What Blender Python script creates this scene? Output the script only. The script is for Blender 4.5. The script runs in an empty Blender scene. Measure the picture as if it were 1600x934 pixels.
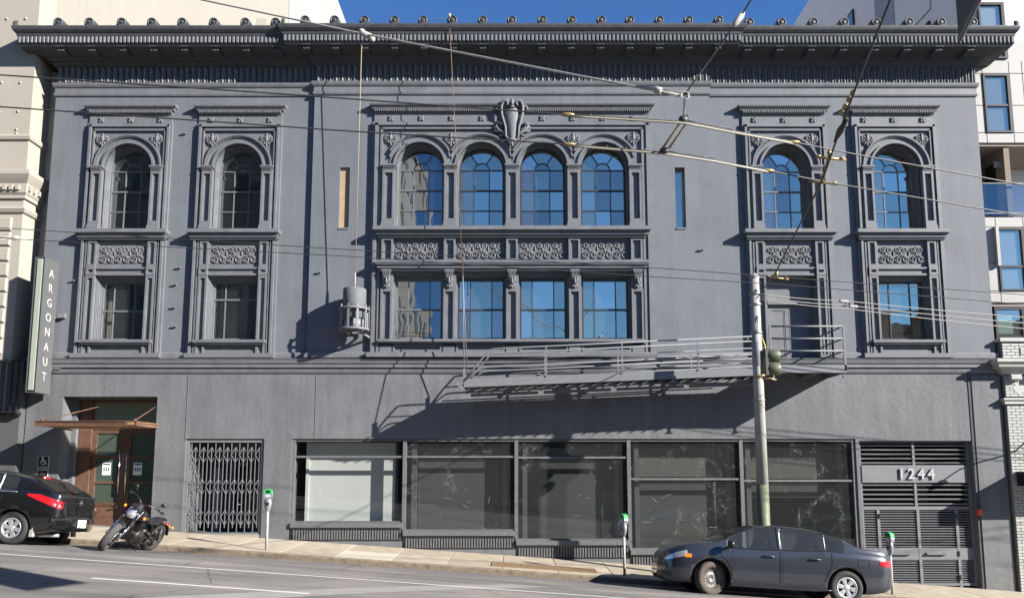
import bpy, math, random
from mathutils import Vector, Matrix
random.seed(7)
PI = math.pi
scene = bpy.context.scene
C = scene.collection

# ------------------------------------------------------------------ camera
cam_data = bpy.data.cameras.new('camera')
cam_data.sensor_width = 36.0
cam_data.lens = 28.125
cam_data.shift_y = 0.0706
cam_data.clip_start = 0.1
cam_data.clip_end = 2000.0
cam = bpy.data.objects.new('camera', cam_data)
C.objects.link(cam)
cam.location = (0.0, -20.3, 2.05)
cam.rotation_euler = (math.radians(90) + math.atan(160 / 1250.0), 0, 0)
scene.camera = cam

# ------------------------------------------------------------------ light
SUN = Vector((1.88, -1.0, 0.99)).normalized()          # direction towards the sun
world = bpy.data.worlds.new('World')
scene.world = world
world.use_nodes = True
wn = world.node_tree.nodes
wl = world.node_tree.links
sky = wn.new('ShaderNodeTexSky')
sky.sky_type = 'NISHITA'
sky.sun_disc = False
sky.sun_elevation = math.asin(SUN.z)
sky.sun_rotation = math.atan2(SUN.x, SUN.y)
sky.altitude = 20
sky.air_density = 1.0
sky.dust_density = 0.0
sky.ozone_density = 10.0
wl.new(sky.outputs[0], wn['Background'].inputs[0])
wn['Background'].inputs[1].default_value = 0.064
sun_data = bpy.data.lights.new('sun', 'SUN')
sun_data.energy = 5.0
sun_data.angle = math.radians(0.5)
sun_data.color = (1.0, 0.95, 0.87)
sun = bpy.data.objects.new('sun', sun_data)
C.objects.link(sun)
sun.rotation_euler = (-SUN).to_track_quat('-Z', 'Y').to_euler()
sun.location = (20, -30, 30)
scene.view_settings.view_transform = 'Standard'
scene.view_settings.look = 'None'
scene.view_settings.exposure = 1.55
scene.view_settings.gamma = 1.0

# ------------------------------------------------------------------ materials
MATS = {}
def mat(name, col, rough=0.6, var=0.12, scale=3.0, bump=0.0, bscale=40.0, metal=0.0, coat=0.0, streak=0.0, col2=None, spec=0.5, emit=0.0):
    if name in MATS:
        return MATS[name]
    m = bpy.data.materials.new(name)
    m.use_nodes = True
    n, l = m.node_tree.nodes, m.node_tree.links
    b = n['Principled BSDF']
    b.inputs['Roughness'].default_value = rough
    b.inputs['Metallic'].default_value = metal
    b.inputs['Specular IOR Level'].default_value = spec
    if coat:
        b.inputs['Coat Weight'].default_value = coat
        b.inputs['Coat Roughness'].default_value = 0.04
    tc = n.new('ShaderNodeTexCoord')
    if var > 0 or col2:
        nz = n.new('ShaderNodeTexNoise')
        nz.inputs['Scale'].default_value = scale
        nz.inputs['Detail'].default_value = 6
        nz.inputs['Roughness'].default_value = 0.65
        l.new(tc.outputs['Object'], nz.inputs['Vector'])
        r = n.new('ShaderNodeValToRGB')
        r.color_ramp.elements[0].position = 0.3
        r.color_ramp.elements[1].position = 0.72
        c2 = col2 or [c * (1 + var) for c in col]
        c1 = col if col2 else [c * (1 - var) for c in col]
        r.color_ramp.elements[0].color = (*c1, 1)
        r.color_ramp.elements[1].color = (*c2, 1)
        l.new(nz.outputs['Fac'], r.inputs['Fac'])
        out = r.outputs['Color']
        if streak:
            mp = n.new('ShaderNodeMapping')
            mp.inputs['Scale'].default_value = (3.0, 3.0, 0.25)
            l.new(tc.outputs['Object'], mp.inputs['Vector'])
            n2 = n.new('ShaderNodeTexNoise')
            n2.inputs['Scale'].default_value = 1.6
            n2.inputs['Detail'].default_value = 5
            l.new(mp.outputs[0], n2.inputs['Vector'])
            mx = n.new('ShaderNodeMixRGB')
            mx.blend_type = 'MULTIPLY'
            mx.inputs[0].default_value = streak
            l.new(out, mx.inputs[1])
            r2 = n.new('ShaderNodeValToRGB')
            r2.color_ramp.elements[0].position = 0.35
            r2.color_ramp.elements[1].position = 0.6
            r2.color_ramp.elements[0].color = (0.55, 0.55, 0.56, 1)
            l.new(n2.outputs['Fac'], r2.inputs['Fac'])
            l.new(r2.outputs['Color'], mx.inputs[2])
            out = mx.outputs[0]
        l.new(out, b.inputs['Base Color'])
    else:
        b.inputs['Base Color'].default_value = (*col, 1)
    if bump:
        nb = n.new('ShaderNodeTexNoise')
        nb.inputs['Scale'].default_value = bscale
        nb.inputs['Detail'].default_value = 8
        l.new(tc.outputs['Object'], nb.inputs['Vector'])
        bp = n.new('ShaderNodeBump')
        bp.inputs['Strength'].default_value = bump
        bp.inputs['Distance'].default_value = 0.02
        l.new(nb.outputs['Fac'], bp.inputs['Height'])
        l.new(bp.outputs[0], b.inputs['Normal'])
    if emit:
        b.inputs['Emission Color'].default_value = (*col, 1)
        b.inputs['Emission Strength'].default_value = emit
    MATS[name] = m
    return m

def glass_mat(name, refl=0.22, tint=(0.75, 0.8, 0.8), wave=0.0, smear=0.0, wscale=1.5, film=0.03, fcol=(0.42, 0.45, 0.43), rtint=(0.93, 0.97, 1.0)):
    m = bpy.data.materials.new(name)
    m.use_nodes = True
    n, l = m.node_tree.nodes, m.node_tree.links
    n.remove(n['Principled BSDF'])
    out = n['Material Output']
    tr = n.new('ShaderNodeBsdfTransparent')
    tr.inputs[0].default_value = (*tint, 1)
    gl = n.new('ShaderNodeBsdfGlossy')
    gl.inputs['Roughness'].default_value = 0.0
    gl.inputs[0].default_value = (*rtint, 1)
    lw = n.new('ShaderNodeLayerWeight')          # Schlick reflectance, alike from both sides of the pane
    lw.inputs['Blend'].default_value = 0.5
    pw = n.new('ShaderNodeMath')
    pw.operation = 'POWER'
    pw.inputs[1].default_value = 5.0
    l.new(lw.outputs['Facing'], pw.inputs[0])
    ma = n.new('ShaderNodeMath')
    ma.operation = 'MULTIPLY_ADD'
    ma.use_clamp = True
    ma.inputs[1].default_value = 1.0 - refl
    ma.inputs[2].default_value = refl
    l.new(pw.outputs[0], ma.inputs[0])
    mx = n.new('ShaderNodeMixShader')
    l.new(ma.outputs[0], mx.inputs[0])
    l.new(tr.outputs[0], mx.inputs[1])
    l.new(gl.outputs[0], mx.inputs[2])
    tc = n.new('ShaderNodeTexCoord')
    if wave:
        nz = n.new('ShaderNodeTexNoise')
        nz.inputs['Scale'].default_value = wscale
        nz.inputs['Detail'].default_value = 1
        geo = n.new('ShaderNodeNewGeometry')
        l.new(geo.outputs['Position'], nz.inputs['Vector'])
        bp = n.new('ShaderNodeBump')
        bp.inputs['Strength'].default_value = wave
        bp.inputs['Distance'].default_value = 0.02
        l.new(nz.outputs['Fac'], bp.inputs['Height'])
        l.new(bp.outputs[0], gl.inputs['Normal'])
    last = mx
    if smear:
        df = n.new('ShaderNodeBsdfDiffuse')
        df.inputs[0].default_value = (*fcol, 1)
        nz = n.new('ShaderNodeTexNoise')
        nz.inputs['Scale'].default_value = 1.3
        nz.inputs['Detail'].default_value = 9
        nz.inputs['Roughness'].default_value = 0.7
        nz.inputs['Distortion'].default_value = 1.6
        l.new(tc.outputs['Object'], nz.inputs['Vector'])
        n2 = n.new('ShaderNodeTexNoise')
        n2.inputs['Scale'].default_value = 9
        n2.inputs['Detail'].default_value = 6
        n2.inputs['Distortion'].default_value = 2.5
        l.new(tc.outputs['Object'], n2.inputs['Vector'])
        r = n.new('ShaderNodeValToRGB')
        r.color_ramp.elements[0].position = 0.55
        r.color_ramp.elements[1].position = 0.8
        l.new(nz.outputs['Fac'], r.inputs['Fac'])
        r2 = n.new('ShaderNodeValToRGB')
        r2.color_ramp.elements[0].position = 0.45
        r2.color_ramp.elements[1].position = 0.75
        l.new(n2.outputs['Fac'], r2.inputs['Fac'])
        mu = n.new('ShaderNodeMath')
        mu.operation = 'MULTIPLY'
        l.new(r.outputs[0], mu.inputs[0])
        l.new(r2.outputs[0], mu.inputs[1])
        m3 = n.new('ShaderNodeMath')
        m3.operation = 'MULTIPLY_ADD'
        m3.inputs[1].default_value = smear
        m3.inputs[2].default_value = film
        l.new(mu.outputs[0], m3.inputs[0])
        ms = n.new('ShaderNodeMixShader')
        l.new(m3.outputs[0], ms.inputs[0])
        l.new(mx.outputs[0], ms.inputs[1])
        l.new(df.outputs[0], ms.inputs[2])
        last = ms
    l.new(last.outputs[0], out.inputs['Surface'])
    MATS[name] = m
    return m

PAINT = (0.121, 0.129, 0.146)
M_wall = mat('grey_stucco', PAINT, 0.6, 0.13, 0.55, 0.16, 14.0, streak=0.20, spec=0.25)
M_trim = mat('grey_trim_paint', (0.124, 0.129, 0.140), 0.5, 0.16, 3.0, 0.14, 60.0, streak=0.18, spec=0.35)
M_cast = mat('grey_cast_iron_paint', (0.120, 0.124, 0.134), 0.62, 0.22, 9.0, 0.2, 50.0, spec=0.25)
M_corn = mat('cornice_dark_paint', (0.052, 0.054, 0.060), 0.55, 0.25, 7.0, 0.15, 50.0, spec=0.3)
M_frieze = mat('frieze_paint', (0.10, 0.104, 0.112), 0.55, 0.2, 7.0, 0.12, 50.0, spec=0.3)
M_low = mat('grey_rough_plaster', (0.122, 0.126, 0.134), 0.62, 0.16, 0.8, 0.4, 8.0, streak=0.32, spec=0.25)
M_metal = mat('grey_painted_steel', (0.132, 0.137, 0.148), 0.55, 0.12, 10.0, 0.05, 80)
M_slat = mat('charcoal_steel', (0.07, 0.072, 0.075), 0.45, 0.15, 8.0)
M_frame = mat('store_frame_steel', (0.105, 0.107, 0.11), 0.5, 0.25, 14.0, 0.1, 60)
M_sash = mat('sash_black_paint', (0.03, 0.032, 0.036), 0.4, 0.1, 8.0)
M_sashg = mat('sash_grey_paint', (0.12, 0.125, 0.13), 0.4, 0.1, 8.0)
M_dark = mat('interior_dark', (0.03, 0.03, 0.032), 0.9, 0.2, 1.0)
M_board = mat('shop_back_board', (0.042, 0.043, 0.042), 0.9, 0.15, 1.2)
M_board2 = mat('shop_pale_board', (0.50, 0.51, 0.50), 0.9, 0.06, 0.8)
M_rust = mat('rusted_steel', (0.125, 0.06, 0.035), 0.65, 0.3, 7.0, 0.15, 40, col2=(0.065, 0.034, 0.024))
M_rustl = mat('rusty_lattice', (0.20, 0.115, 0.055), 0.65, 0.3, 14.0)
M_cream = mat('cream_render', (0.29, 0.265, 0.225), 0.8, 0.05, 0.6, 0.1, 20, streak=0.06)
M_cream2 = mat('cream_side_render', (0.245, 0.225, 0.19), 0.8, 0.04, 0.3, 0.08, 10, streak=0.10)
M_white = mat('white_render', (0.25, 0.25, 0.24), 0.8, 0.05, 0.4, streak=0.14)
M_panelg = mat('grey_cladding', (0.60, 0.61, 0.63), 0.5, 0.05, 1.0)
M_panelw = mat('pale_cladding', (0.255, 0.248, 0.238), 0.5, 0.04, 1.0)
M_brick = mat('white_painted_brick', (0.33, 0.33, 0.312), 0.7, 0.12, 4.0, 0.3, 60)
M_mortar = mat('pale_mortar', (0.22, 0.22, 0.21), 0.9, 0.1, 8.0)
M_black = mat('black_satin', (0.012, 0.012, 0.013), 0.35, 0.0)
M_rubber = mat('tyre_rubber', (0.022, 0.021, 0.020), 0.85, 0.25, 12.0)
M_rubbr = mat('dusty_tyre_rubber', (0.062, 0.049, 0.040), 0.9, 0.25, 8.0)
M_chrome = mat('chrome', (0.7, 0.7, 0.72), 0.12, 0.0, metal=1.0)
M_alu = mat('wheel_silver', (0.55, 0.56, 0.58), 0.3, 0.08, 10, metal=0.7)
M_concpole = mat('pale_pole_paint', (0.30, 0.29, 0.27), 0.7, 0.12, 5.0, streak=0.2)
M_olive = mat('pole_olive_paint', (0.10, 0.115, 0.07), 0.6, 0.25, 7.0)
M_wire = mat('dark_wire', (0.03, 0.03, 0.03), 0.5, 0.0)
M_wirel = mat('weathered_wire', (0.34, 0.33, 0.30), 0.5, 0.2, 20)
M_brass = mat('aged_brass', (0.30, 0.22, 0.10), 0.45, 0.3, 20, metal=0.5)
M_letter = mat('white_letter', (0.48, 0.48, 0.48), 0.5, 0.0)
M_redlens = mat('red_lens', (0.42, 0.008, 0.012), 0.12, 0.1, 20, coat=0.6)
M_amber = mat('amber_lens', (0.75, 0.22, 0.01), 0.2, 0.1, 20, coat=0.5)
M_clear = mat('clear_lens', (0.6, 0.62, 0.64), 0.1, 0.1, 30, metal=0.6, coat=0.5)
G_win = glass_mat('window_glass', 0.48, (0.72, 0.76, 0.78), wave=0.12, wscale=2.2, rtint=(1.0, 0.93, 0.74), smear=0.25, film=0.05, fcol=(0.3, 0.31, 0.32))
G_winb = glass_mat('window_glass_pale', 0.62, (0.7, 0.74, 0.76), wave=0.16, wscale=1.6, rtint=(1.0, 0.94, 0.80), smear=0.3, film=0.03, fcol=(0.32, 0.33, 0.34))
G_winc = glass_mat('window_glass_mauve', 0.38, (0.72, 0.70, 0.74), wave=0.2, wscale=2.8, rtint=(1.0, 0.86, 0.74), smear=0.2, film=0.05, fcol=(0.30, 0.28, 0.32))
G_old = glass_mat('old_wavy_glass', 0.24, (0.7, 0.73, 0.72), wave=0.09, wscale=2.0, smear=0.1, film=0.03, fcol=(0.3, 0.31, 0.3))
G_shop = glass_mat('shop_glass', 0.07, (0.78, 0.80, 0.79), wave=0.01)
G_smear = glass_mat('smeared_shop_glass', 0.07, (0.78, 0.80, 0.79), wave=0.01, smear=0.9, film=0.04, fcol=(0.33, 0.35, 0.34))
G_door = glass_mat('door_glass', 0.10, (0.7, 0.8, 0.74), wave=0.02, smear=0.05, film=0.22, fcol=(0.2, 0.27, 0.21))
G_tran = glass_mat('transom_glass', 0.10, (0.6, 0.7, 0.62), wave=0.02, smear=0.1, film=0.6, fcol=(0.24, 0.31, 0.23))
G_rail = glass_mat('balcony_glass', 0.18, (0.75, 0.85, 0.9))
G_car = glass_mat('car_glass', 0.06, (0.72, 0.76, 0.75), rtint=(1.0, 0.95, 0.82), smear=0.05, film=0.05, fcol=(0.3, 0.31, 0.32))

# ------------------------------------------------------------------ mesh helpers
class MB:
    def __init__(s):
        s.v = []; s.f = []; s.sm = []
    def add(s, vs, fs, smooth=False):
        o = len(s.v)
        s.v += [tuple(p) for p in vs]
        s.f += [tuple(i + o for i in f) for f in fs]
        s.sm += [smooth] * len(fs)
        return s
    def box(s, x0, x1, y0, y1, z0, z1):
        if x0 > x1: x0, x1 = x1, x0
        if y0 > y1: y0, y1 = y1, y0
        if z0 > z1: z0, z1 = z1, z0
        return s.add([(x0,y0,z0),(x1,y0,z0),(x1,y1,z0),(x0,y1,z0),(x0,y0,z1),(x1,y0,z1),(x1,y1,z1),(x0,y1,z1)],
              [(0,3,2,1),(4,5,6,7),(0,1,5,4),(1,2,6,5),(2,3,7,6),(3,0,4,7)])
    def bevbox(s, x0, x1, y0, y1, z0, z1, b):
        # front face (y0) bevelled on four sides
        return s.add([(x0,y0+b,z0),(x1,y0+b,z0),(x1,y0+b,z1),(x0,y0+b,z1),(x0+b,y0,z0+b),(x1-b,y0,z0+b),(x1-b,y0,z1-b),(x0+b,y0,z1-b),
                      (x0,y1,z0),(x1,y1,z0),(x1,y1,z1),(x0,y1,z1)],
              [(4,5,6,7),(0,1,5,4),(1,2,6,5),(2,3,7,6),(3,0,4,7),(8,9,1,0),(9,10,2,1),(10,11,3,2),(11,8,0,3),(8,11,10,9)])
    def prism(s, poly, y0, y1):
        # poly in (x,z), counter-clockwise seen from -y
        n = len(poly)
        vs = [(x, y0, z) for x, z in poly] + [(x, y1, z) for x, z in poly]
        fs = [tuple(range(n)), tuple(range(2*n-1, n-1, -1))]
        fs += [(i, i+n, (i+1) % n + n, (i+1) % n) for i in range(n)]
        return s.add(vs, fs)
    def xprism(s, poly, x0, x1):
        # poly in (y,z)
        n = len(poly)
        vs = [(x0, y, z) for y, z in poly] + [(x1, y, z) for y, z in poly]
        fs = [tuple(range(n-1, -1, -1)), tuple(range(n, 2*n))]
        fs += [(i, (i+1) % n, (i+1) % n + n, i+n) for i in range(n)]
        return s.add(vs, fs)
    def tube(s, pts, r, n=8, closed=False, caps=True, smooth=True):
        pts = [Vector(p) for p in pts]
        m = len(pts)
        rr = r if isinstance(r, (list, tuple)) else [r] * m
        vs = []; fs = []
        up = None
        for i, p in enumerate(pts):
            if closed:
                d = pts[(i+1) % m] - pts[i-1]
            else:
                d = pts[min(i+1, m-1)] - pts[max(i-1, 0)]
            if d.length < 1e-9: d = Vector((0, 0, 1))
            d.normalize()
            if up is None:
                a = Vector((0, 0, 1)) if abs(d.z) < 0.9 else Vector((1, 0, 0))
                up = (a - d * a.dot(d)).normalized()
            else:
                u = up - d * up.dot(d)
                up = u.normalized() if u.length > 1e-6 else up
            w = d.cross(up)
            for k in range(n):
                a = 2 * PI * k / n
                vs.append(p + (up * math.cos(a) + w * math.sin(a)) * rr[i])
        segs = m if closed else m - 1
        for i in range(segs):
            j = (i + 1) % m
            for k in range(n):
                k2 = (k + 1) % n
                fs.append((i*n+k, i*n+k2, j*n+k2, j*n+k))
        s.add(vs, fs, smooth)
        if caps and not closed:
            o = len(s.v) - len(vs)
            s.f.append(tuple(o + k for k in range(n-1, -1, -1))); s.sm.append(False)
            s.f.append(tuple(o + (m-1)*n + k for k in range(n))); s.sm.append(False)
        return s
    def bar(s, a, b, w, h=None):
        # square bar between two points
        a = Vector(a); b = Vector(b); h = h or w
        d = (b - a).normalized()
        t = Vector((0, 0, 1)) if abs(d.z) < 0.95 else Vector((0, 1, 0))
        u = d.cross(t).normalized() * (w / 2); v = u.cross(d).normalized() * (h / 2)
        vs = [a-u-v, a+u-v, a+u+v, a-u+v, b-u-v, b+u-v, b+u+v, b-u+v]
        return s.add(vs, [(0,1,2,3),(7,6,5,4),(0,4,5,1),(1,5,6,2),(2,6,7,3),(3,7,4,0)])
    def lathe(s, prof, n=24, axis='z', c=(0,0,0), a0=0, a1=2*PI, smooth=True):
        full = abs(a1 - a0 - 2*PI) < 1e-6
        m = n if full else n + 1
        vs = []
        for r, h in prof:
            for k in range(m):
                a = a0 + (a1 - a0) * k / n
                if axis == 'z': p = (c[0]+r*math.cos(a), c[1]+r*math.sin(a), c[2]+h)
                elif axis == 'y': p = (c[0]+r*math.cos(a), c[1]+h, c[2]+r*math.sin(a))
                else: p = (c[0]+h, c[1]+r*math.cos(a), c[2]+r*math.sin(a))
                vs.append(p)
        fs = []
        for i in range(len(prof)-1):
            for k in range(n):
                k2 = (k+1) % m if full else k+1
                q = (i*m+k, i*m+k2, (i+1)*m+k2, (i+1)*m+k)
                fs.append(q if axis != 'y' else q[::-1])
        return s.add(vs, fs, smooth)
    def blob(s, c, r, rot=None, nu=8, nv=6):
        c = Vector(c); vs = []; fs = []
        M = rot or Matrix.Identity(3)
        for j in range(nv+1):
            t = PI * j / nv
            for i in range(nu):
                a = 2 * PI * i / nu
                vs.append(c + M @ Vector((r[0]*math.sin(t)*math.cos(a), r[1]*math.sin(t)*math.sin(a), r[2]*math.cos(t))))
        for j in range(nv):
            for i in range(nu):
                fs.append((j*nu+i, (j+1)*nu+i, (j+1)*nu+(i+1) % nu, j*nu+(i+1) % nu))
        return s.add(vs, fs, True)
    def arc(s, cx, cz, r0, r1, y0, y1, a0=0.0, a1=PI, n=24):
        # ring sector extruded from y0 (front) to y1
        vs = []; fs = []
        for k in range(n+1):
            a = a0 + (a1-a0)*k/n
            ca, sa = math.cos(a), math.sin(a)
            vs += [(cx+r0*ca, y0, cz+r0*sa), (cx+r1*ca, y0, cz+r1*sa), (cx+r1*ca, y1, cz+r1*sa), (cx+r0*ca, y1, cz+r0*sa)]
        for k in range(n):
            o = 4*k
            for i in range(4):
                j = (i+1) % 4
                fs.append((o+i, o+j, o+4+j, o+4+i))
        fs.append((0,3,2,1)); fs.append((4*n, 4*n+1, 4*n+2, 4*n+3))
        return s.add(vs, fs)
    def sweep(s, prof, path, closed_ends=True):
        # prof: (offset outwards, z); path: XY points walked so that "outwards" is to the right-hand side
        n = len(path); P = [Vector((p[0], p[1])) for p in path]
        m = len(prof); vs = []; fs = []
        for i in range(n):
            d0 = (P[i]-P[i-1]).normalized() if i > 0 else None
            d1 = (P[i+1]-P[i]).normalized() if i < n-1 else None
            if d0 is None: d0 = d1
            if d1 is None: d1 = d0
            n0 = Vector((d0.y, -d0.x)); n1 = Vector((d1.y, -d1.x))
            b = (n0+n1)
            b = b / max(1e-6, b.dot(n0)) if b.length > 1e-6 else n0
            for o, z in prof:
                vs.append((P[i].x + b.x*o, P[i].y + b.y*o, z))
        for i in range(n-1):
            for k in range(m-1):
                fs.append((i*m+k, (i+1)*m+k, (i+1)*m+k+1, i*m+k+1))
        if closed_ends:
            fs.append(tuple(range(m-1, -1, -1))); fs.append(tuple((n-1)*m+k for k in range(m)))
        return s.add(vs, fs)
    def mesh(s, name, material=None):
        me = bpy.data.meshes.new(name)
        me.from_pydata([tuple(v) for v in s.v], [], s.f)
        me.polygons.foreach_set('use_smooth', s.sm)
        if material: me.materials.append(material)
        me.update()
        return me
    def build(s, name, material, parent=None, loc=None, rot=None):
        me = s.mesh(name, material)
        return put(name, me, parent, loc, rot)

def put(name, me, parent=None, loc=None, rot=None):
    o = bpy.data.objects.new(name, me)
    C.objects.link(o)
    if parent is not None: o.parent = parent
    if loc: o.location = loc
    if rot: o.rotation_euler = rot
    return o

def tag(o, label=None, cat=None, group=None, kind=None):
    if label: o['label'] = label
    if cat: o['category'] = cat
    if group: o['group'] = group
    if kind: o['kind'] = kind
    return o

def thing(name, label, cat, loc=(0,0,0), rot=(0,0,0), group=None):
    o = bpy.data.objects.new(name, None)
    o.empty_display_size = 0.2
    C.objects.link(o)
    o.location = loc; o.rotation_euler = rot
    return tag(o, label, cat, group)

def copy_tree(o, parent, loc=None):
    c = o.copy(); C.objects.link(c); c.parent = parent
    if loc is not None: c.location = loc
    for ch in [k for k in o.children]:
        copy_tree(ch, c)
    return c

def text_mesh(body, size, depth=0.01, align='CENTER', bold=0.0, space=1.0):
    cu = bpy.data.curves.new('lettering', 'FONT')
    cu.body = body; cu.size = size; cu.extrude = depth; cu.align_x = align; cu.align_y = 'CENTER'
    cu.offset = bold; cu.space_character = space; cu.resolution_u = 3
    o = bpy.data.objects.new('lettering', cu)
    C.objects.link(o)
    bpy.context.view_layer.update()
    dg = bpy.context.evaluated_depsgraph_get()
    me = bpy.data.meshes.new_from_object(o.evaluated_get(dg))
    bpy.data.objects.remove(o)
    me.materials.clear()
    return me

def wall_holes(x0, x1, z0, z1, y0, y1, holes):
    # slab in the XZ plane from y0 (front) to y1 (back) with rectangular openings (hx0,hx1,hz0,hz1)
    m = MB()
    xs = sorted({x0, x1, *[h[0] for h in holes], *[h[1] for h in holes]})
    zs = sorted({z0, z1, *[h[2] for h in holes], *[h[3] for h in holes]})
    def solid(i, j):
        if i < 0 or j < 0 or i >= len(xs)-1 or j >= len(zs)-1: return False
        cx, cz = (xs[i]+xs[i+1])/2, (zs[j]+zs[j+1])/2
        return not any(h[0] < cx < h[1] and h[2] < cz < h[3] for h in holes)
    for i in range(len(xs)-1):
        for j in range(len(zs)-1):
            if not solid(i, j): continue
            a, b, c, d = xs[i], xs[i+1], zs[j], zs[j+1]
            m.add([(a,y0,c),(b,y0,c),(b,y0,d),(a,y0,d)], [(0,1,2,3)])
            m.add([(a,y1,c),(b,y1,c),(b,y1,d),(a,y1,d)], [(3,2,1,0)])
            if not solid(i-1, j): m.add([(a,y0,c),(a,y1,c),(a,y1,d),(a,y0,d)], [(3,2,1,0)])
            if not solid(i+1, j): m.add([(b,y0,c),(b,y1,c),(b,y1,d),(b,y0,d)], [(0,1,2,3)])
            if not solid(i, j-1): m.add([(a,y0,c),(b,y0,c),(b,y1,c),(a,y1,c)], [(3,2,1,0)])
            if not solid(i, j+1): m.add([(a,y0,d),(b,y0,d),(b,y1,d),(a,y1,d)], [(0,1,2,3)])
    return m

# ------------------------------------------------------------------ ground, road, pavement
SL = 0.069                                   # the street falls to the right
def walk_z(x, y): return 0.04 - SL * x + 0.018 * y
def road_z(x, y):
    d = min(9.0, max(0.0, -2.6 - y))
    return -0.127 - SL * x + 0.09 * d - 0.005 * d * d

def asphalt():
    m = bpy.data.materials.new('worn_asphalt'); m.use_nodes = True
    n, l = m.node_tree.nodes, m.node_tree.links
    b = n['Principled BSDF']; b.inputs['Roughness'].default_value = 0.85
    tc = n.new('ShaderNodeTexCoord')
    def noise(sc, det, dist=0.0, vec=None):
        z = n.new('ShaderNodeTexNoise'); z.inputs['Scale'].default_value = sc; z.inputs['Detail'].default_value = det
        z.inputs['Distortion'].default_value = dist
        l.new(vec or tc.outputs['Object'], z.inputs['Vector']); return z.outputs['Fac']
    def ramp(f, a, b_, ca, cb):
        r = n.new('ShaderNodeValToRGB'); r.color_ramp.elements[0].position = a; r.color_ramp.elements[1].position = b_
        r.color_ramp.elements[0].color = (*ca, 1); r.color_ramp.elements[1].color = (*cb, 1)
        l.new(f, r.inputs['Fac']); return r.outputs['Color']
    def mul(a, b_, f=1.0):
        x = n.new('ShaderNodeMixRGB'); x.blend_type = 'MULTIPLY'; x.inputs[0].default_value = f
        l.new(a, x.inputs[1]); l.new(b_, x.inputs[2]); return x.outputs[0]
    mp = n.new('ShaderNodeMapping'); mp.inputs['Scale'].default_value = (0.16, 1.0, 1.0)
    l.new(tc.outputs['Object'], mp.inputs['Vector'])
    base = ramp(noise(1.1, 5, 0.3, mp.outputs[0]), 0.35, 0.68, (0.165, 0.156, 0.146), (0.245, 0.23, 0.212))
    grit = ramp(noise(160, 3), 0.3, 0.75, (0.62, 0.62, 0.62), (1.2, 1.2, 1.2))
    big = ramp(noise(0.45, 3), 0.4, 0.6, (0.78, 0.78, 0.80), (1.08, 1.06, 1.03))
    vo = n.new('ShaderNodeTexVoronoi'); vo.feature = 'DISTANCE_TO_EDGE'; vo.inputs['Scale'].default_value = 0.55
    wv = n.new('ShaderNodeMixRGB'); wv.inputs[0].default_value = 0.12
    l.new(tc.outputs['Object'], wv.inputs[1])
    nn = n.new('ShaderNodeTexNoise'); nn.inputs['Scale'].default_value = 2.5; nn.inputs['Detail'].default_value = 6
    l.new(tc.outputs['Object'], nn.inputs['Vector']); l.new(nn.outputs['Color'], wv.inputs[2])
    l.new(wv.outputs[0], vo.inputs['Vector'])
    crack = ramp(vo.outputs['Distance'], 0.0, 0.010, (0.38, 0.37, 0.36), (1, 1, 1))
    cm = ramp(noise(0.7, 2), 0.42, 0.5, (0, 0, 0), (1, 1, 1))
    cx = n.new('ShaderNodeMixRGB'); l.new(cm, cx.inputs[0]); cx.inputs[1].default_value = (1, 1, 1, 1); l.new(crack, cx.inputs[2])
    mp2 = n.new('ShaderNodeMapping'); mp2.inputs['Scale'].default_value = (0.05, 1.6, 1.0)
    l.new(tc.outputs['Object'], mp2.inputs['Vector'])
    wear = ramp(noise(1.5, 4, 0.2, mp2.outputs[0]), 0.4, 0.62, (0.72, 0.72, 0.735), (1.08, 1.07, 1.06))
    oil = ramp(noise(2.3, 3, 0.6), 0.66, 0.76, (1, 1, 1), (0.62, 0.61, 0.60))
    col = mul(mul(mul(mul(mul(base, grit, 0.9), big), cx.outputs[0]), wear), oil)
    l.new(col, b.inputs['Base Color'])
    bp = n.new('ShaderNodeBump'); bp.inputs['Strength'].default_value = 0.5; bp.inputs['Distance'].default_value = 0.01
    l.new(noise(120, 4), bp.inputs['Height']); l.new(bp.outputs[0], b.inputs['Normal'])
    return m
M_asph = asphalt()
M_conc = [mat('pavement_concrete_%d' % i, c, 0.85, 0.2, 3.1, 0.3, 60, streak=0.0) for i, c in
          enumerate([(0.30, 0.255, 0.19), (0.28, 0.24, 0.18), (0.32, 0.275, 0.21)])]
M_concl = mat('new_pale_concrete', (0.40, 0.365, 0.29), 0.85, 0.06, 3.0, 0.15, 60)
M_joint = mat('joint_dirt', (0.12, 0.105, 0.085), 0.95, 0.2, 6)
M_kerb = mat('granite_kerb', (0.15, 0.12, 0.085), 0.85, 0.45, 9.0, 0.6, 30)
M_earth = mat('distant_ground', (0.16, 0.15, 0.14), 0.9, 0.1, 0.2)
M_line = mat('worn_white_paint', (0.42, 0.41, 0.39), 0.7, 0.1, 14.0, col2=(0.60, 0.59, 0.57))
M_grate = mat('rusty_grate', (0.22, 0.15, 0.085), 0.7, 0.25, 10)

g = MB(); g.add([(-400,-400,-0.6+400*SL),(400,-400,-0.6-400*SL),(400,400,-0.6-400*SL),(-400,400,-0.6+400*SL)], [(0,1,2,3)])
tag(g.build('ground', M_earth), kind='structure')

g = MB()
ys = [-2.6 - 0.35*i for i in range(27)] + [-14, -18, -19.6]
xs = [-70 + 2*i for i in range(71)]
vs = [(x, y, road_z(x, y)) for y in ys for x in xs]
nx = len(xs)
g.add(vs, [(j*nx+i, (j+1)*nx+i, (j+1)*nx+i+1, j*nx+i+1) for j in range(len(ys)-1) for i in range(nx-1)], True)
road = tag(g.build('road', M_asph), kind='structure')

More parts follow.
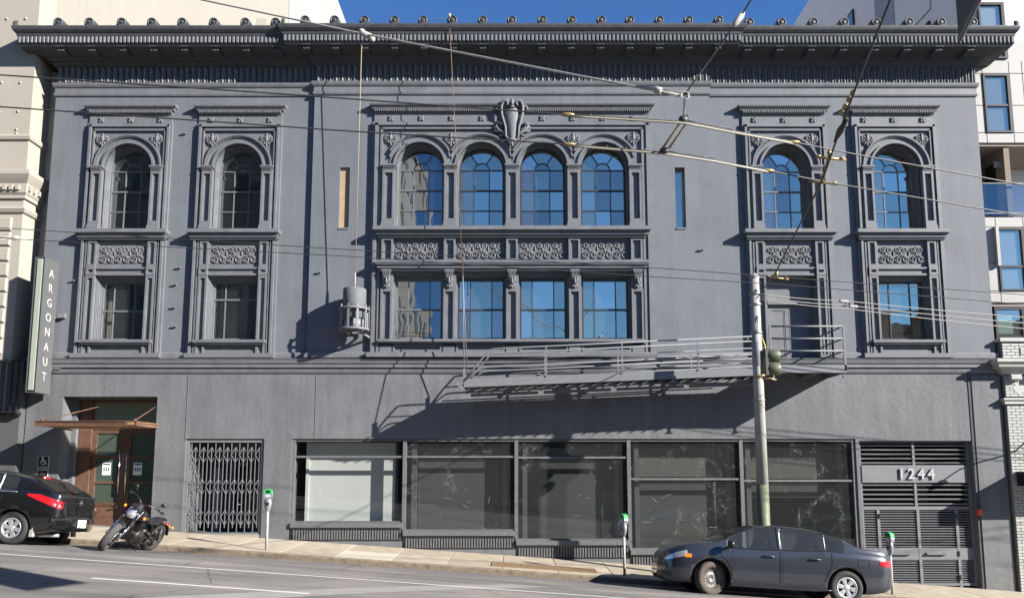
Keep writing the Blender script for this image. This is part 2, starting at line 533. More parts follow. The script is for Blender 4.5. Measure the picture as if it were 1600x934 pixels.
def strip(name, x0, x1, yc, w, material, parent, n=40, dz=0.005):
    m = MB(); vs = []
    for i in range(n+1):
        x = x0 + (x1-x0)*i/n
        for k in range(3):
            y = yc - w/2 + w*k/2
            vs.append((x, y, road_z(x, y)+dz))
    m.add(vs, [(3*i+k, 3*i+3+k, 3*i+4+k, 3*i+1+k) for i in range(n) for k in range(2)], True)
    return m.build(name, material, parent)
strip('gutter', -40, 40, -2.76, 0.30, mat('gutter_grime', (0.15, 0.135, 0.115), 0.9, 0.35, 3.0, 0.3, 40), road, 120, 0.003)
strip('lane_line', -40, 40, -6.9, 0.11, M_line, road, 120)
strip('lane_dash', -5.72, -2.75, -9.15, 0.10, M_line, road, 12)
strip('lane_dash', -17.4, -14.4, -9.15, 0.10, M_line, road, 12)
strip('lane_dash', 6.5, 9.5, -9.15, 0.10, M_line, road, 12)
# paler trench repair running across the lanes
m = MB(); vs = []
M_patch = mat('asphalt_repair', (0.235, 0.222, 0.205), 0.85, 0.12, 5.0, 0.4, 90)
for i in range(13):
    t = i/12.0
    for k in range(2):
        x = -4.6 + 4.6*t + 0.75*k + 0.03*math.sin(9*t+k); y = -10.6 + 4.9*t
        vs.append((x, y, road_z(x, y)+0.003))
m.add(vs, [(2*i, 2*i+1, 2*i+3, 2*i+2) for i in range(12)])
m.build('road_patch', M_patch, road)

# pavement: base sheet with separate slabs on it
m = MB()
m.add([(-70,-2.47,walk_z(-70,-2.47)-0.014),(70,-2.47,walk_z(70,-2.47)-0.014),(70,1.5,walk_z(70,0)-0.014),(-70,1.5,walk_z(-70,0)-0.014)], [(0,1,2,3)])
pave = tag(m.build('pavement', M_joint), kind='structure')
def slab_mesh(w, d, material):
    m = MB(); h = 0.06; b = 0.006
    def z(x, y): return -SL*x + 0.018*y
    top = [(b,b),(w-b,b),(w-b,d-b),(b,d-b)]; rim = [(0,0),(w,0),(w,d),(0,d)]
    vs = [(x,y,z(x,y)) for x,y in top] + [(x,y,z(x,y)-0.006) for x,y in rim] + [(x,y,z(x,y)-h) for x,y in rim]
    m.add(vs, [(0,1,2,3)] + [(4+i,4+(i+1)%4,(i+1)%4,i) for i in range(4)] + [(8+i,8+(i+1)%4,4+(i+1)%4,4+i) for i in range(4)])
    return m.mesh('slab', material)
SW = 1.22
slabs = [slab_mesh(SW-0.012, 1.215, c) for c in M_conc]
slabl = slab_mesh(SW-0.012, 1.215, M_concl)
for i in range(-14, 15):
    for j in range(2):
        x = i*SW - 0.2; y = -2.455 + j*1.228
        me = random.choice(slabs)
        if (i, j) in ((-3, 0), (-10, 1)): me = slabl
        put('slab', me, pave, (x, y, walk_z(x, y) + random.uniform(-0.002, 0.002)))
# cellar grating let into the pavement
m = MB()
for i in range(46):
    x = 0.02 + i*0.05; m.box(x, x+0.02, 0, 0.66, 0.004, 0.012)
for j in range(10):
    y = 0.0 + j*0.071; m.box(0, 2.3, y, y+0.012, 0.002, 0.009)
m.box(-0.03, 2.33, -0.03, 0, 0.0, 0.014); m.box(-0.03, 2.33, 0.66, 0.69, 0.0, 0.014)
m.box(-0.03, 0, 0, 0.66, 0.0, 0.014); m.box(2.3, 2.33, 0, 0.66, 0.0, 0.014)
m.box(0, 2.3, 0, 0.66, 0.0003, 0.0015)
gr = m.build('cellar_grate', M_grate, pave, (-0.42, -2.2, walk_z(-0.42, -2.2)+0.003))
gr.rotation_euler = (0.018, math.atan(SL), 0)
# kerb stones
m = MB()
pr = [(0,-0.2),(0.0,-0.02),(0.02,0.0),(0.135,0.0),(0.135,-0.2)]
vs = []; W = 1.79
for x in (0.0, W):
    vs += [(x, y, z - SL*x) for y, z in pr]
m.add(vs, [(4,3,2,1,0),(5,6,7,8,9)] + [(i,i+1,i+6,i+5) for i in range(4)])
kme = m.mesh('kerb_stone', M_kerb)
kerb = MB()
kerb.add([(-70,-2.58,walk_z(-70,-2.58)-0.03),(70,-2.58,walk_z(70,-2.58)-0.03),(70,-2.47,walk_z(70,-2.47)-0.03),(-70,-2.47,walk_z(-70,-2.47)-0.03)],[(0,1,2,3)])
kerb = tag(kerb.build('kerb', M_joint), kind='structure')
for i in range(-11, 12):
    put('kerb_stone', kme, kerb, (i*1.8, -2.602 + random.uniform(-0.008, 0.004), walk_z(i*1.8, -2.6) + random.uniform(-0.006, 0.002)))

# ------------------------------------------------------------------ the grey building
B = thing('grey_building', 'dark grey painted three-level brick and iron front with arched windows and deep cornice', 'building')
XL, XR = -12.2, 12.4                 # upper wall ends
YM = -0.10                           # centre section stands forward
BAYS = [-10.13, -7.22, 7.22, 10.13]
CB = [-2.415, -0.805, 0.805, 2.415]
ZT = 13.0

def bay_holes(xc): return [(xc-0.72, xc+0.72, 8.30, 10.80), (xc-0.64, xc+0.64, 5.40, 7.12)]
def upper_wall(x0, x1, y0, bays, extra=()):
    hs = []
    for b in bays: hs += bay_holes(b)
    return wall_holes(x0, x1, 4.72, ZT, y0, 0.45, hs + list(extra)).build('wall', M_wall, B)
w_l = wall_holes(XL, -5.25, 4.72, ZT, 0, 0.45, bay_holes(BAYS[0]) + bay_holes(BAYS[1])).build('wall', M_wall, B)
hr = [(BAYS[2]-0.72, BAYS[2]+0.72, 8.30, 10.80), (BAYS[2]-0.64, BAYS[2]+0.64, 4.80, 7.12)]
w_r = wall_holes(5.25, XR, 4.72, ZT, 0, 0.45, hr + bay_holes(BAYS[3])).build('wall', M_wall, B)
SLITS = [(-4.52, -4.26, 8.40, 10.04), (4.28, 4.54, 8.40, 10.04)]
hc = []
for b in CB: hc += [(b-0.70, b+0.70, 8.34, 10.80), (b-0.66, b+0.66, 5.44, 7.16)]
w_c = wall_holes(-5.25, 5.25, 4.72, ZT, YM, 0.45, hc + SLITS).build('wall', M_wall, B)
# painted shade of a recessed joint and thin painted pipes on the upper wall
M_joint2 = mat('joint_shade', (0.05, 0.052, 0.056), 0.8, 0.0)
# lower wall
LX0, LX1 = -12.33, 12.46
DOOR = (-11.42, -9.02, -2.0, 4.0)
GATE = (-8.24, -6.26, -2.0, 2.93)
SHOP = (-5.56, 8.68, -2.0, 2.93)
LGATE = (8.76, 11.60, -2.0, 2.88)
lower = wall_holes(LX0, LX1, -2.2, 4.72, -0.02, 0.45, [DOOR, GATE, SHOP, LGATE]).build('wall', M_low, B)
m = MB(); m.box(-8.265, -8.245, -0.03, -0.022, 2.9, 4.66); m.box(-5.0, -4.99, -0.03, -0.022, 2.95, 4.66); m.build('pipe', M_trim, B)
m = MB(); m.box(11.625, 11.675, -0.035, -0.018, -2, 4.6); m.build('joint_shade_strip', M_joint2, B)  # dark strip paints the shadow in the gap beside the pier
m = MB(); m.bevbox(11.70, 12.43, -0.05, 0, -2, 4.55, 0.01); m.build('pier', M_low, B)
m = MB(); m.bevbox(11.70, 12.43, -0.056, -0.04, -2, 1.15, 0.004)
m.build('painted_dado', mat('patched_dark_paint', (0.105, 0.109, 0.112), 0.5, 0.2, 3.0, 0.2, 20), B)
# shell: side walls, back, roof, floors
m = MB()
m.box(XL, XL+0.3, 0.45, 18, -2.2, 13.0); m.box(XR-0.3, XR, 0.45, 18, -2.2, 13.0); m.box(XL, XR, 18, 18.3, -2.2, 13.0)
m.build('side_wall', M_low, B)
m = MB(); m.box(XL-0.02, XR+0.02, -0.02, 18.3, 13.0, 13.12); m.build('roof', M_dark, B)
m = MB(); m.box(XL+0.3, XR-0.3, 0.45, 18, 4.1, 4.3); m.box(XL+0.3, XR-0.3, 0.45, 18, 7.35, 7.6); m.box(XL+0.3, XR-0.3, 0.45, 18, -2.3, -2.1)
m.build('floor', M_dark, B)
m = MB(); m.box(XL+0.3, XR-0.3, 5.0, 5.1, -2.1, 13.0)
for x in (-8.65, -5.9, -1.6, 0, 1.6, 5.4, 8.7): m.box(x-0.03, x+0.03, 0.5, 5.0, 4.3, 13.0)
m.build('partition', mat('room_wall', (0.22, 0.21, 0.19), 0.9, 0.1, 1.0), B)

# --- cornice, frieze, belt course
def path_full(y0=0.0, back=1.4):
    return [(XL, back), (XL, 0), (-5.25, 0), (-5.25, YM), (5.25, YM), (5.25, 0), (XR, 0), (XR, back)]
def fpath(back=1.4):
    # sweep wants the outside on the right-hand side: walk left to right seen from the street
    return path_full(0, back)
crown = [(0.0, 12.84), (0.04, 12.84), (0.06, 12.90), (0.11, 12.93), (0.13, 13.0), (0.18, 13.02), (0.20, 13.06), (0.66, 13.12), (0.68, 13.17),
         (0.70, 13.17), (0.70, 13.36), (0.72, 13.37), (0.73, 13.42), (0.76, 13.45), (0.80, 13.50), (0.82, 13.56), (0.82, 13.60), (0.0, 13.72)]
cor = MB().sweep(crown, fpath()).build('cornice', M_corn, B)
M_wall_mould = M_trim
mould = [(0.0, 12.05), (0.03, 12.05), (0.045, 12.09), (0.045, 12.12), (0.025, 12.13), (0.025, 12.28), (0.05, 12.29), (0.075, 12.34), (0.085, 12.40), (0.05, 12.42), (0.0, 12.42)]
MB().sweep(mould, fpath()).build('architrave', M_trim, B)
# frieze of upright leaves
def along(y_of):  # list of runs (x0,x1,y)
    return [(XL, -5.25, 0.0), (-5.25, 5.25, YM), (5.25, XR, 0.0)]
fr = MB()
for x0, x1, y in along(0):
    n = int((x1-x0)/0.16); st = (x1-x0)/n
    for i in range(n):
        x = x0 + st*(i+0.5)
        fr.add([(x-0.058,y-0.012,12.43),(x,y-0.05,12.43),(x+0.058,y-0.012,12.43),(x-0.058,y-0.02,12.76),(x,y-0.075,12.78),(x+0.058,y-0.02,12.76),
                (x-0.05,y-0.04,12.83),(x,y-0.10,12.83),(x+0.05,y-0.04,12.83)], [(0,1,4,3),(1,2,5,4),(3,4,7,6),(4,5,8,7)])
        fr.box(x+st/2-0.012, x+st/2+0.012, y-0.045, y, 12.43, 12.80)
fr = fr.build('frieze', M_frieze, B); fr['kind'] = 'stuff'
# reeded band on the cornice face
fl = MB()
for x0, x1, y in ((XL-0.70, -5.25-0.70, 0.0), (-5.25-0.70, 5.25+0.70, YM), (5.25+0.70, XR+0.70, 0.0)):
    n = int((x1-x0)/0.105); st = (x1-x0)/n
    for i in range(n):
        x = x0 + st*(i+0.5)
        if y == 0.0 and (-5.95 < x < -5.95 or x > 5.95 and x < 5.95): continue
        fl.add([(x-0.036,y-0.70,13.19),(x-0.02,y-0.725,13.19),(x+0.02,y-0.725,13.19),(x+0.036,y-0.70,13.19),
                (x-0.036,y-0.70,13.35),(x-0.02,y-0.725,13.35),(x+0.02,y-0.725,13.35),(x+0.036,y-0.70,13.35)],
               [(0,1,5,4),(1,2,6,5),(2,3,7,6),(3,2,1,0),(4,5,6,7)])
for side, xw in ((-1, XL-0.70), (1, XR+0.70)):
    for i in range(14):
        y = -0.62 + i*0.105
        fl.box(xw, xw+side*0.025, y, y+0.055, 13.19, 13.35)
fl = fl.build('reeded_band', M_frieze, cor); fl['kind'] = 'stuff'
# modillions
mo = MB()
mo.xprism([(0, 13.03), (-0.05, 13.01), (-0.42, 13.015), (-0.46, 13.04), (-0.46, 13.12), (0, 13.10)], -0.095, 0.095)
for k in range(3):
    mo.blob((-0.06+0.06*k, -0.455, 13.035), (0.026, 0.02, 0.022)); mo.blob((-0.06+0.06*k, -0.51, 13.12), (0.024, 0.02, 0.016))
mo.box(-0.11, 0.11, -0.52, -0.02, 13.105, 13.135)
mo_me = mo.mesh('modillion', M_corn)
an = MB()
an.lathe([(0.0,-0.055),(0.055,-0.055),(0.075,-0.035),(0.085,-0.035),(0.10,-0.06),(0.125,-0.06),(0.14,-0.03),(0.145,0.10)], 20, 'y', (0,0,0.12))
an.box(-0.145, 0.145, -0.03, 0.10, -0.03, 0.12)
an.tube([(-0.06,-0.04,0.02),(-0.03,-0.05,-0.02),(0,-0.055,-0.05),(0.03,-0.05,-0.02),(0.06,-0.04,0.02)], 0.02, 6)
an.blob((0,-0.05,-0.06), (0.03,0.02,0.035))
an.lathe([(0.145,0.10),(0.13,0.9),(0.0,0.92)], 14, 'y', (0,0,0.12), 0, PI)
an_me = an.mesh('antefix', M_corn)
for x0, x1, y, n in ((XL-0.02, -5.75, 0.0, 8), (-5.75, 5.75, YM, 15), (5.75, XR+0.02, 0.0, 8)):
    for i in range(n):
        x = x0 + (x1-x0)*(i+0.5)/n
        put('modillion', mo_me, cor, (x, y-0.14, 0.0))
        o = put('antefix', an_me, cor, (x + random.uniform(-0.02, 0.02), y-0.74, 13.61), (0, random.uniform(-0.06, 0.06), 0)); o.scale = (0.88, 1, 0.88)
horn = MB().xprism([(0.0,0),(-0.1,0.0),(-0.13,0.12),(-0.06,0.2),(0,0.22)], -0.03, 0.03).mesh('corner_acroterion', M_corn)
for x, y in ((XL-0.76, -0.68), (-5.95, YM-0.68), (5.95, YM-0.68), (XR+0.76, -0.68)):
    put('corner_acroterion', horn, cor, (x, y, 13.58))
belt = [(0.0, 4.60), (0.03, 4.60), (0.05, 4.66), (0.05, 4.72), (0.10, 4.74), (0.10, 4.82), (0.13, 4.84), (0.15, 4.92), (0.17, 4.95), (0.0, 4.99)]
MB().sweep(belt, [(LX0+0.05, 0.3), (LX0+0.05, -0.02), (LX1-0.05, -0.02), (LX1-0.05, 0.3)]).build('belt_course', M_trim, B)
MB().sweep([(0.0,4.99),(0.05,4.99),(0.05,5.10),(0.035,5.13),(0.0,5.14)], [(XL,0.2),(XL,0),(-5.25,0),(-5.25,YM),(5.25,YM),(5.25,0),(6.30,0)]).build('plinth_course', M_trim, B)
MB().sweep([(0.0,4.99),(0.05,4.99),(0.05,5.10),(0.035,5.13),(0.0,5.14)], [(8.12,0),(XR,0),(XR,0.2)]).build('plinth_course', M_trim, B)

# --- small castings shared by all bays
def rosette_mesh():
    m = MB()
    for k in range(4):
        a = PI/4 + k*PI/2
        m.blob((0.05*math.cos(a), -0.02, 0.05*math.sin(a)), (0.042, 0.028, 0.042))
    m.blob((0, -0.03, 0), (0.03, 0.03, 0.03))
    m.lathe([(0.085, 0.0), (0.095, -0.02), (0.105, 0.0)], 16, 'y')
    return m.mesh('rosette', M_cast)
ROS = rosette_mesh()
def spandrel_mesh():
    m = MB()
    def leaf(x, z, l, w, ang, y=-0.03):
        R = Matrix.Rotation(ang, 3, 'Y')
        m.blob((x, y, z), (w, 0.028, l), R)
    leaf(0, 0.02, 0.10, 0.05, 0, -0.045)
    for s in (-1, 1):
        leaf(s*0.07, 0.05, 0.085, 0.028, s*0.5); leaf(s*0.10, -0.02, 0.08, 0.026, s*1.2)
        leaf(s*0.05, -0.09, 0.075, 0.024, -s*0.45); leaf(s*0.13, 0.05, 0.045, 0.03, s*0.2)
        m.tube([(s*0.02,-0.03,-0.14),(s*0.09,-0.035,-0.10),(s*0.15,-0.04,-0.04),(s*0.165,-0.04,0.01),(s*0.14,-0.04,0.03),(s*0.12,-0.04,0.01)], 0.014, 6)
    leaf(0, -0.14, 0.09, 0.03, 0); leaf(0, 0.13, 0.04, 0.035, 0)
    return m.mesh('leaf_ornament', M_cast)
SPA = spandrel_mesh()
def spiral(cx, cz, r, a0, turns, y=-0.02, n=18):
    return [(cx + r*(1-0.8*t)*math.cos(a0+turns*2*PI*t), y, cz + r*(1-0.8*t)*math.sin(a0+turns*2*PI*t)) for t in [i/n for i in range(n+1)]]
def scroll_mesh(w, h):
    m = MB(); n = 3; p = w/n
    for i in range(n):
        x0 = -w/2 + p*i
        for (cx, cz, r, a0, tr) in ((x0+p*0.22, h*0.26, p*0.20, -PI/2, 1.4), (x0+p*0.74, h*0.25, p*0.20, -PI/2, -1.4),
                                    (x0+p*0.26, -h*0.27, p*0.23, PI, 1.3), (x0+p*0.73, -h*0.27, p*0.23, 0, -1.3)):
            sp = spiral(cx, cz, r, a0, tr)
            m.tube(sp, [0.022 - 0.009*k/18 for k in range(19)], 6)
        m.tube([(x0+p*0.42, -0.02, h*0.26), (x0+p*0.46, -0.022, h*0.02), (x0+p*0.7, -0.024, -h*0.1), (x0+p*0.95, -0.02, -h*0.22)], 0.02, 6)
        m.tube([(x0+p*0.54, -0.02, h*0.26), (x0+p*0.62, -0.022, h*0.05), (x0+p*0.32, -0.024, -h*0.06), (x0+p*0.04, -0.02, -h*0.22)], 0.016, 6)
        m.blob((x0+p*0.5, -0.02, -h*0.02), (0.022, 0.02, 0.09)); m.blob((x0+p*0.98, -0.02, h*0.1), (0.02, 0.02, 0.08))
        m.blob((x0+p*0.48, -0.02, h*0.42), (0.05, 0.018, 0.02))
    m.bevbox(-w/2-0.012, w/2+0.012, -0.012, 0.0, -h/2-0.01, h/2+0.01, 0.004)
    return m.mesh('scroll_panel', M_cast)
SCR = scroll_mesh(1.20, 0.46)
def corbel_mesh():
    m = MB()
    m.xprism([(0,0),(-0.05,0.0),(-0.07,0.06),(-0.06,0.14),(-0.09,0.22),(-0.15,0.32),(-0.17,0.40),(-0.15,0.43),(0,0.43)], -0.085, 0.085)
    m.box(-0.12, 0.12, -0.18, 0, 0.43, 0.48); m.box(-0.105, 0.105, -0.165, 0, 0.40, 0.432)
    for k in range(4): m.blob((-0.075+0.05*k, -0.165, 0.39), (0.022, 0.025, 0.02))
    for s in (-1, 1):
        m.lathe([(0.0,0),(0.03,-0.012),(0.055,0.0),(0.06,0.02)], 12, 'y', (s*0.03, -0.13, 0.30))
        m.blob((s*0.05, -0.10, 0.2), (0.03, 0.03, 0.08), Matrix.Rotation(s*0.4, 3, 'Y')); m.blob((s*0.045, -0.085, 0.09), (0.028, 0.03, 0.06), Matrix.Rotation(-s*0.4, 3, 'Y'))
    m.blob((0, -0.12, 0.20), (0.03, 0.05, 0.1)); m.blob((0, -0.085, 0.05), (0.05, 0.03, 0.045))
    return m.mesh('corbel', M_cast)
COR = corbel_mesh()

def framed(m, x0, x1, z0, z1, y, yi, b):
    # pilaster face with a sunk panel
    m.box(x0, x0+b, y, 0, z0, z1); m.box(x1-b, x1, y, 0, z0, z1)
    m.box(x0+b, x1-b, y, 0, z0, z0+b*1.5); m.box(x0+b, x1-b, y, 0, z1-b*1.5, z1)
    m.box(x0+b, x1-b, yi, 0, z0+b*1.5, z1-b*1.5)
    c = b*0.4
    m.box(x0+b, x0+b+c, (y+yi)/2, 0, z0+b*1.5, z1-b*1.5); m.box(x1-b-c, x1-b, (y+yi)/2, 0, z0+b*1.5, z1-b*1.5)

def capital(m, xc, hw, z, y):
    m.box(xc-hw-0.005, xc+hw+0.005, y-0.01, 0, z-0.13, z-0.095)
    m.box(xc-hw-0.03, xc+hw+0.03, y-0.035, 0, z-0.045, z); m.box(xc-hw-0.015, xc+hw+0.015, y-0.02, 0, z-0.065, z-0.045)
    n = 6
    for i in range(n):
        x = xc-hw + 2*hw*(i+0.5)/n
        m.box(x-0.013, x+0.013, y-0.028, y, z-0.095, z-0.066)

def spandrel(m, xc, zc, r, x0, x1, ztop, y, yb, n=24):
    # plate between an arch of radius r and the rectangle x0..x1 / zc..ztop
    def outer(a):
        dx, dz = math.cos(a), math.sin(a)
        c = []
        if dx > 1e-9: c.append((x1-xc)/dx)
        if dx < -1e-9: c.append((x0-xc)/dx)
        if dz > 1e-9: c.append((ztop-zc)/dz)
        t = min(c); return (xc+dx*t, zc+dz*t)
    ang = sorted(set([PI*k/n for k in range(n+1)] + [math.atan2(ztop-zc, x1-xc), math.atan2(ztop-zc, x0-xc)]))
    vs = []
    for a in ang:
        ix, iz = xc+r*math.cos(a), zc+r*math.sin(a); ox, oz = outer(a)
        vs += [(ix, y, iz), (ox, y, oz), (ix, yb, iz), (ox, yb, oz)]
    fs = []
    for k in range(len(ang)-1):
        o = 4*k
        fs += [(o, o+1, o+5, o+4), (o+2, o, o+4, o+6), (o+3, o+2, o+6, o+7)]
    m.add(vs, fs)

def arch_order(m, xc, zc, lim=None, r=0.645):
    # archivolt rings and the stepped reveal of one arched opening
    a0 = math.acos(min(1.0, lim/0.90)) if lim else 0.0
    a3 = math.acos(min(1.0, lim/0.84)) if lim else 0.0
    m.arc(xc, zc, r, r+0.055, -0.075, 0.2)
    m.arc(xc, zc, r+0.055, r+0.075, -0.05, 0.0)
    m.arc(xc, zc, r+0.075, r+0.165, -0.04, 0.0, 0, PI)
    m.arc(xc, zc, 0.81, 0.85, -0.065, 0.0, a3, PI-a3); m.arc(xc, zc, 0.85, 0.89, -0.085, 0.0, a0, PI-a0)
    nb = 36
    for k in range(nb+1):
        a = a0 + (PI-2*a0)*k/nb
        m.blob((xc+0.835*math.cos(a), -0.07, zc+0.835*math.sin(a)), (0.016, 0.016, 0.016), None, 5, 4)
    for (ra, rb, ya) in ((0.628, 0.65, 0.05), (0.614, 0.66, 0.11), (0.60, 0.68, 0.18)):
        m.arc(xc, zc, ra, rb, ya, 0.44)
    for s in (-1, 1):
        for (ra, rb, ya) in ((0.628, 0.65, 0.05), (0.614, 0.66, 0.11), (0.60, 0.72, 0.18)):
            m.box(xc+s*ra, xc+s*rb, ya, 0.44, 8.33, zc)
    return m

ZS = 10.06
# arched sash: frame as the part, panes as its pieces
def arched_window_parts():
    f = MB(); yg = 0.30; R = 0.602; c = 0.20
    f.arc(0, ZS, R-0.045, R, yg-0.03, yg+0.03); z0 = 8.38
    for s in (-1, 1): f.box(s*(R-0.05), s*R, yg-0.03, yg+0.03, z0, ZS)
    f.box(-R+0.05, R-0.05, yg-0.03, yg+0.03, z0, z0+0.07)
    g = MB(); t = 0.013
    rows = [z0+0.07, 8.95, 9.50, ZS]
    for s in (-1, 1): g.box(s*c-t, s*c+t, yg-0.02, yg+0.012, z0+0.07, ZS)
    g.box(-R+0.05, R-0.05, yg-0.024, yg+0.014, rows[1]-t, rows[1]+t)
    g.box(-R+0.05, R-0.05, yg-0.032, yg+0.02, rows[2]-0.02, rows[2]+0.02)
    g.box(-R+0.05, R-0.05, yg-0.024, yg+0.014, rows[3]-t, rows[3]+t)
    g.arc(0, ZS, c+t-2*t+0.0, c+t, yg-0.02, yg+0.012, 0, PI, 16)
    for a in (PI*0.31, PI*0.69):
        g.bar(((c)*math.cos(a), yg, ZS+c*math.sin(a)), ((R-0.04)*math.cos(a), yg, ZS+(R-0.04)*math.sin(a)), 0.026, 0.03)
    panes = []
    xs = [-R+0.05, -c, c, R-0.05]
    for j in range(3):
        for i in range(3):
            panes.append(('q', xs[i], xs[i+1], rows[j], rows[j+1]))
    panes.append(('c', 0.0, c, 0, PI))
    for a0, a1 in ((0, PI*0.31), (PI*0.31, PI*0.69), (PI*0.69, PI)):
        panes.append(('c', c, R-0.05, a0, a1))
    return f, g, panes, yg

def pane_mesh(p, yg, material, tilt=0.004):
    m = MB(); kx, kz = random.uniform(-tilt, tilt), random.uniform(-tilt, tilt)
    if p[0] == 'q':
        _, a, b, c, d = p; cx, cz = (a+b)/2, (c+d)/2
        pts = [(a, c), (b, c), (b, d), (a, d)]
        m.add([(x, yg + (x-cx)*kx + (z-cz)*kz, z) for x, z in pts], [(0, 1, 2, 3)])
    else:
        _, r0, r1, a0, a1 = p; n = 10; vs = []
        for k in range(n+1):
            a = a0 + (a1-a0)*k/n
            for r in (r0, r1):
                x, z = r*math.cos(a), ZS + r*math.sin(a)
                vs.append((x, yg + x*kx + (z-ZS-0.2)*kz, z))
        m.add(vs, [(2*k, 2*k+1, 2*k+3, 2*k+2) for k in range(n)])
    return m.mesh('pane', material)

def vary(g):
    # a few panes differ in tint and reflectance
    return random.choice((G_win, G_win, G_win, G_winb, G_winc)) if g is G_win else g

def add_arched_window(xc, y, gmat, label=None, sash=M_sashg):
    f, g, panes, yg = arched_window_parts()
    w = f.build('arched_window', sash, B, (xc, y, 0))
    g.build('glazing_bar', sash, w)
    for p in panes: put('pane', pane_mesh(p, yg, vary(gmat), 0.010), w)
    if label: w['label'] = label
    return w

def add_sash_window(xc, y, gmat, z0, z1, hw, yg=0.30, mid=None, sash=M_sashg, label=None):
    f = MB(); mid = mid or (z0+z1)/2
    for s in (-1, 1): f.box(s*(hw-0.05), s*hw, yg-0.04, yg+0.04, z0, z1)
    f.box(-hw+0.05, hw-0.05, yg-0.04, yg+0.04, z1-0.06, z1); f.box(-hw+0.05, hw-0.05, yg-0.05, yg+0.04, z0, z0+0.08)
    w = f.build('sash_window', sash, B, (xc, y, 0))
    g = MB(); g.box(-hw+0.05, hw-0.05, yg-0.035, yg+0.02, mid-0.022, mid+0.022)
    c = hw*0.46
    for s in (-1, 1): g.box(s*c-0.013, s*c+0.013, yg-0.02, yg+0.012, z0+0.08, z1-0.06)
    g.build('glazing_bar', sash, w)
    xs = [-hw+0.05, -c, c, hw-0.05]; zs = [z0+0.08, mid, z1-0.06]
    for j in range(2):
        for i in range(3): put('pane', pane_mesh(('q', xs[i], xs[i+1], zs[j], zs[j+1]), yg + 0.004*j, vary(gmat), 0.010), w)
    if label: w['label'] = label
    return w

def hood(half, name, y):
    prof = [(0.0, 11.47), (0.03, 11.47), (0.05, 11.52), (0.06, 11.55), (0.06, 11.60), (0.11, 11.61), (0.13, 11.66), (0.17, 11.69), (0.185, 11.72), (0.185, 11.76), (0.0, 11.80)]
    h = MB().sweep(prof, [(-half, 0.0), (-half, -0.001), (half, -0.001), (half, 0.0)])
    # proper returns: side pieces reach back to the wall
    n = int(2*half/0.055)
    for i in range(n):
        x = -half - 0.06 + (2*half+0.12)*(i+0.5)/n
        h.box(x-0.016, x+0.016, -0.125, -0.055, 11.545, 11.603)
    return h

# --- single bay surround
def bay_surround(door=False):
    m = MB(); zlow = 5.0
    for s in (-1, 1):
        m.box(s*1.06, s*1.12, -0.05, 0, zlow, 11.22); m.box(s*1.0, s*1.06, -0.085, 0, zlow, 11.22)
        m.box(s*0.955, s*1.0, -0.04, 0, zlow, 11.16); m.box(s*0.92, s*0.955, -0.065, 0, zlow, 11.10)
        framed(m, min(s*0.645, s*0.92), max(s*0.645, s*0.92), 8.50, ZS-0.12, -0.10, -0.045, 0.055)
        m.box(s*0.63, s*0.935, -0.125, 0, 8.33, 8.44); m.box(s*0.64, s*0.928, -0.11, 0, 8.44, 8.50)
        capital(m, s*0.7825, 0.1375, ZS+0.01, -0.10)
        # lower pilaster strips with sunk panels
        framed(m, min(s*0.66, s*0.89), max(s*0.66, s*0.89), 7.36, 8.08, -0.075, -0.03, 0.05)
        framed(m, min(s*0.66, s*0.89), max(s*0.66, s*0.89), 7.14, 7.36, -0.085, -0.035, 0.05)
        framed(m, min(s*0.66, s*0.89), max(s*0.66, s*0.89), zlow, 7.14, -0.075, -0.03, 0.05)
        if not door:
            for (ra, ya) in ((0.62, 0.04), (0.60, 0.09), (0.58, 0.14)):
                m.box(s*ra, s*0.64, ya, 0.44, 5.44, 7.12)
    m.box(-1.06, 1.06, -0.085, 0, 11.16, 11.225); m.box(-1.0, 1.0, -0.04, 0, 11.11, 11.16); m.box(-0.955, 0.955, -0.065, 0, 11.06, 11.11)
    m.box(-1.12, 1.12, -0.055, 0, 11.225, 11.27); m.box(-1.10, 1.10, -0.03, 0, 11.27, 11.47)
    spandrel(m, 0, ZS, 0.645, -0.92, 0.92, 11.06, -0.02, 0.2)
    arch_order(m, 0, ZS)
    # sill ledge of the upper window
    m.box(-1.12, 1.12, -0.11, 0, 8.08, 8.13); m.box(-1.14, 1.14, -0.14, 0, 8.13, 8.20); m.box(-1.17, 1.17, -0.165, 0, 8.20, 8.235)
    m.box(-1.19, 1.19, -0.20, 0.0, 8.235, 8.33); m.box(-0.72, 0.72, 0.0, 0.45, 8.26, 8.335)
    # panel zone
    m.box(-0.66, 0.66, -0.06, 0, 7.14, 7.19); m.box(-0.66, 0.66, -0.025, 0, 7.19, 7.31); m.box(-0.66, 0.66, -0.06, 0, 7.31, 7.36)
    m.box(-0.66, 0.66, -0.015, 0, 7.36, 8.08)
    m.box(-0.66, -0.625, -0.05, -0.015, 7.42, 8.02); m.box(0.625, 0.66, -0.05, -0.015, 7.42, 8.02)
    if not door:
        m.box(-0.64, 0.64, 0.10, 0.44, 7.02, 7.12); m.box(-0.64, 0.64, 0.05, 0.44, 7.07, 7.12)
        m.box(-0.92, 0.92, -0.145, 0.1, 5.37, 5.44); m.box(-0.89, 0.89, -0.12, 0, 5.33, 5.37); m.box(-0.64, 0.64, 0.1, 0.44, 5.40, 5.455)
        framed(m, -0.86, 0.86, 5.10, 5.33, -0.05, -0.025, 0.05)
        m.box(-1.14, 1.14, -0.105, 0, 4.99, 5.10)
    return m
def dress_bay(s, y=0.0, sills=True):
    for dx in (-0.78, 0.0, 0.78): put('rosette', ROS, s, (dx, -0.03, 11.37))
    for sg in (-1, 1): put('leaf_ornament', SPA, s, (sg*0.72, -0.025, 10.83))
    put('scroll_panel', SCR, s, (0, -0.02, 7.70))
    h = hood(1.04, 'hood_mould', 0).build('hood_mould', M_cast, s)
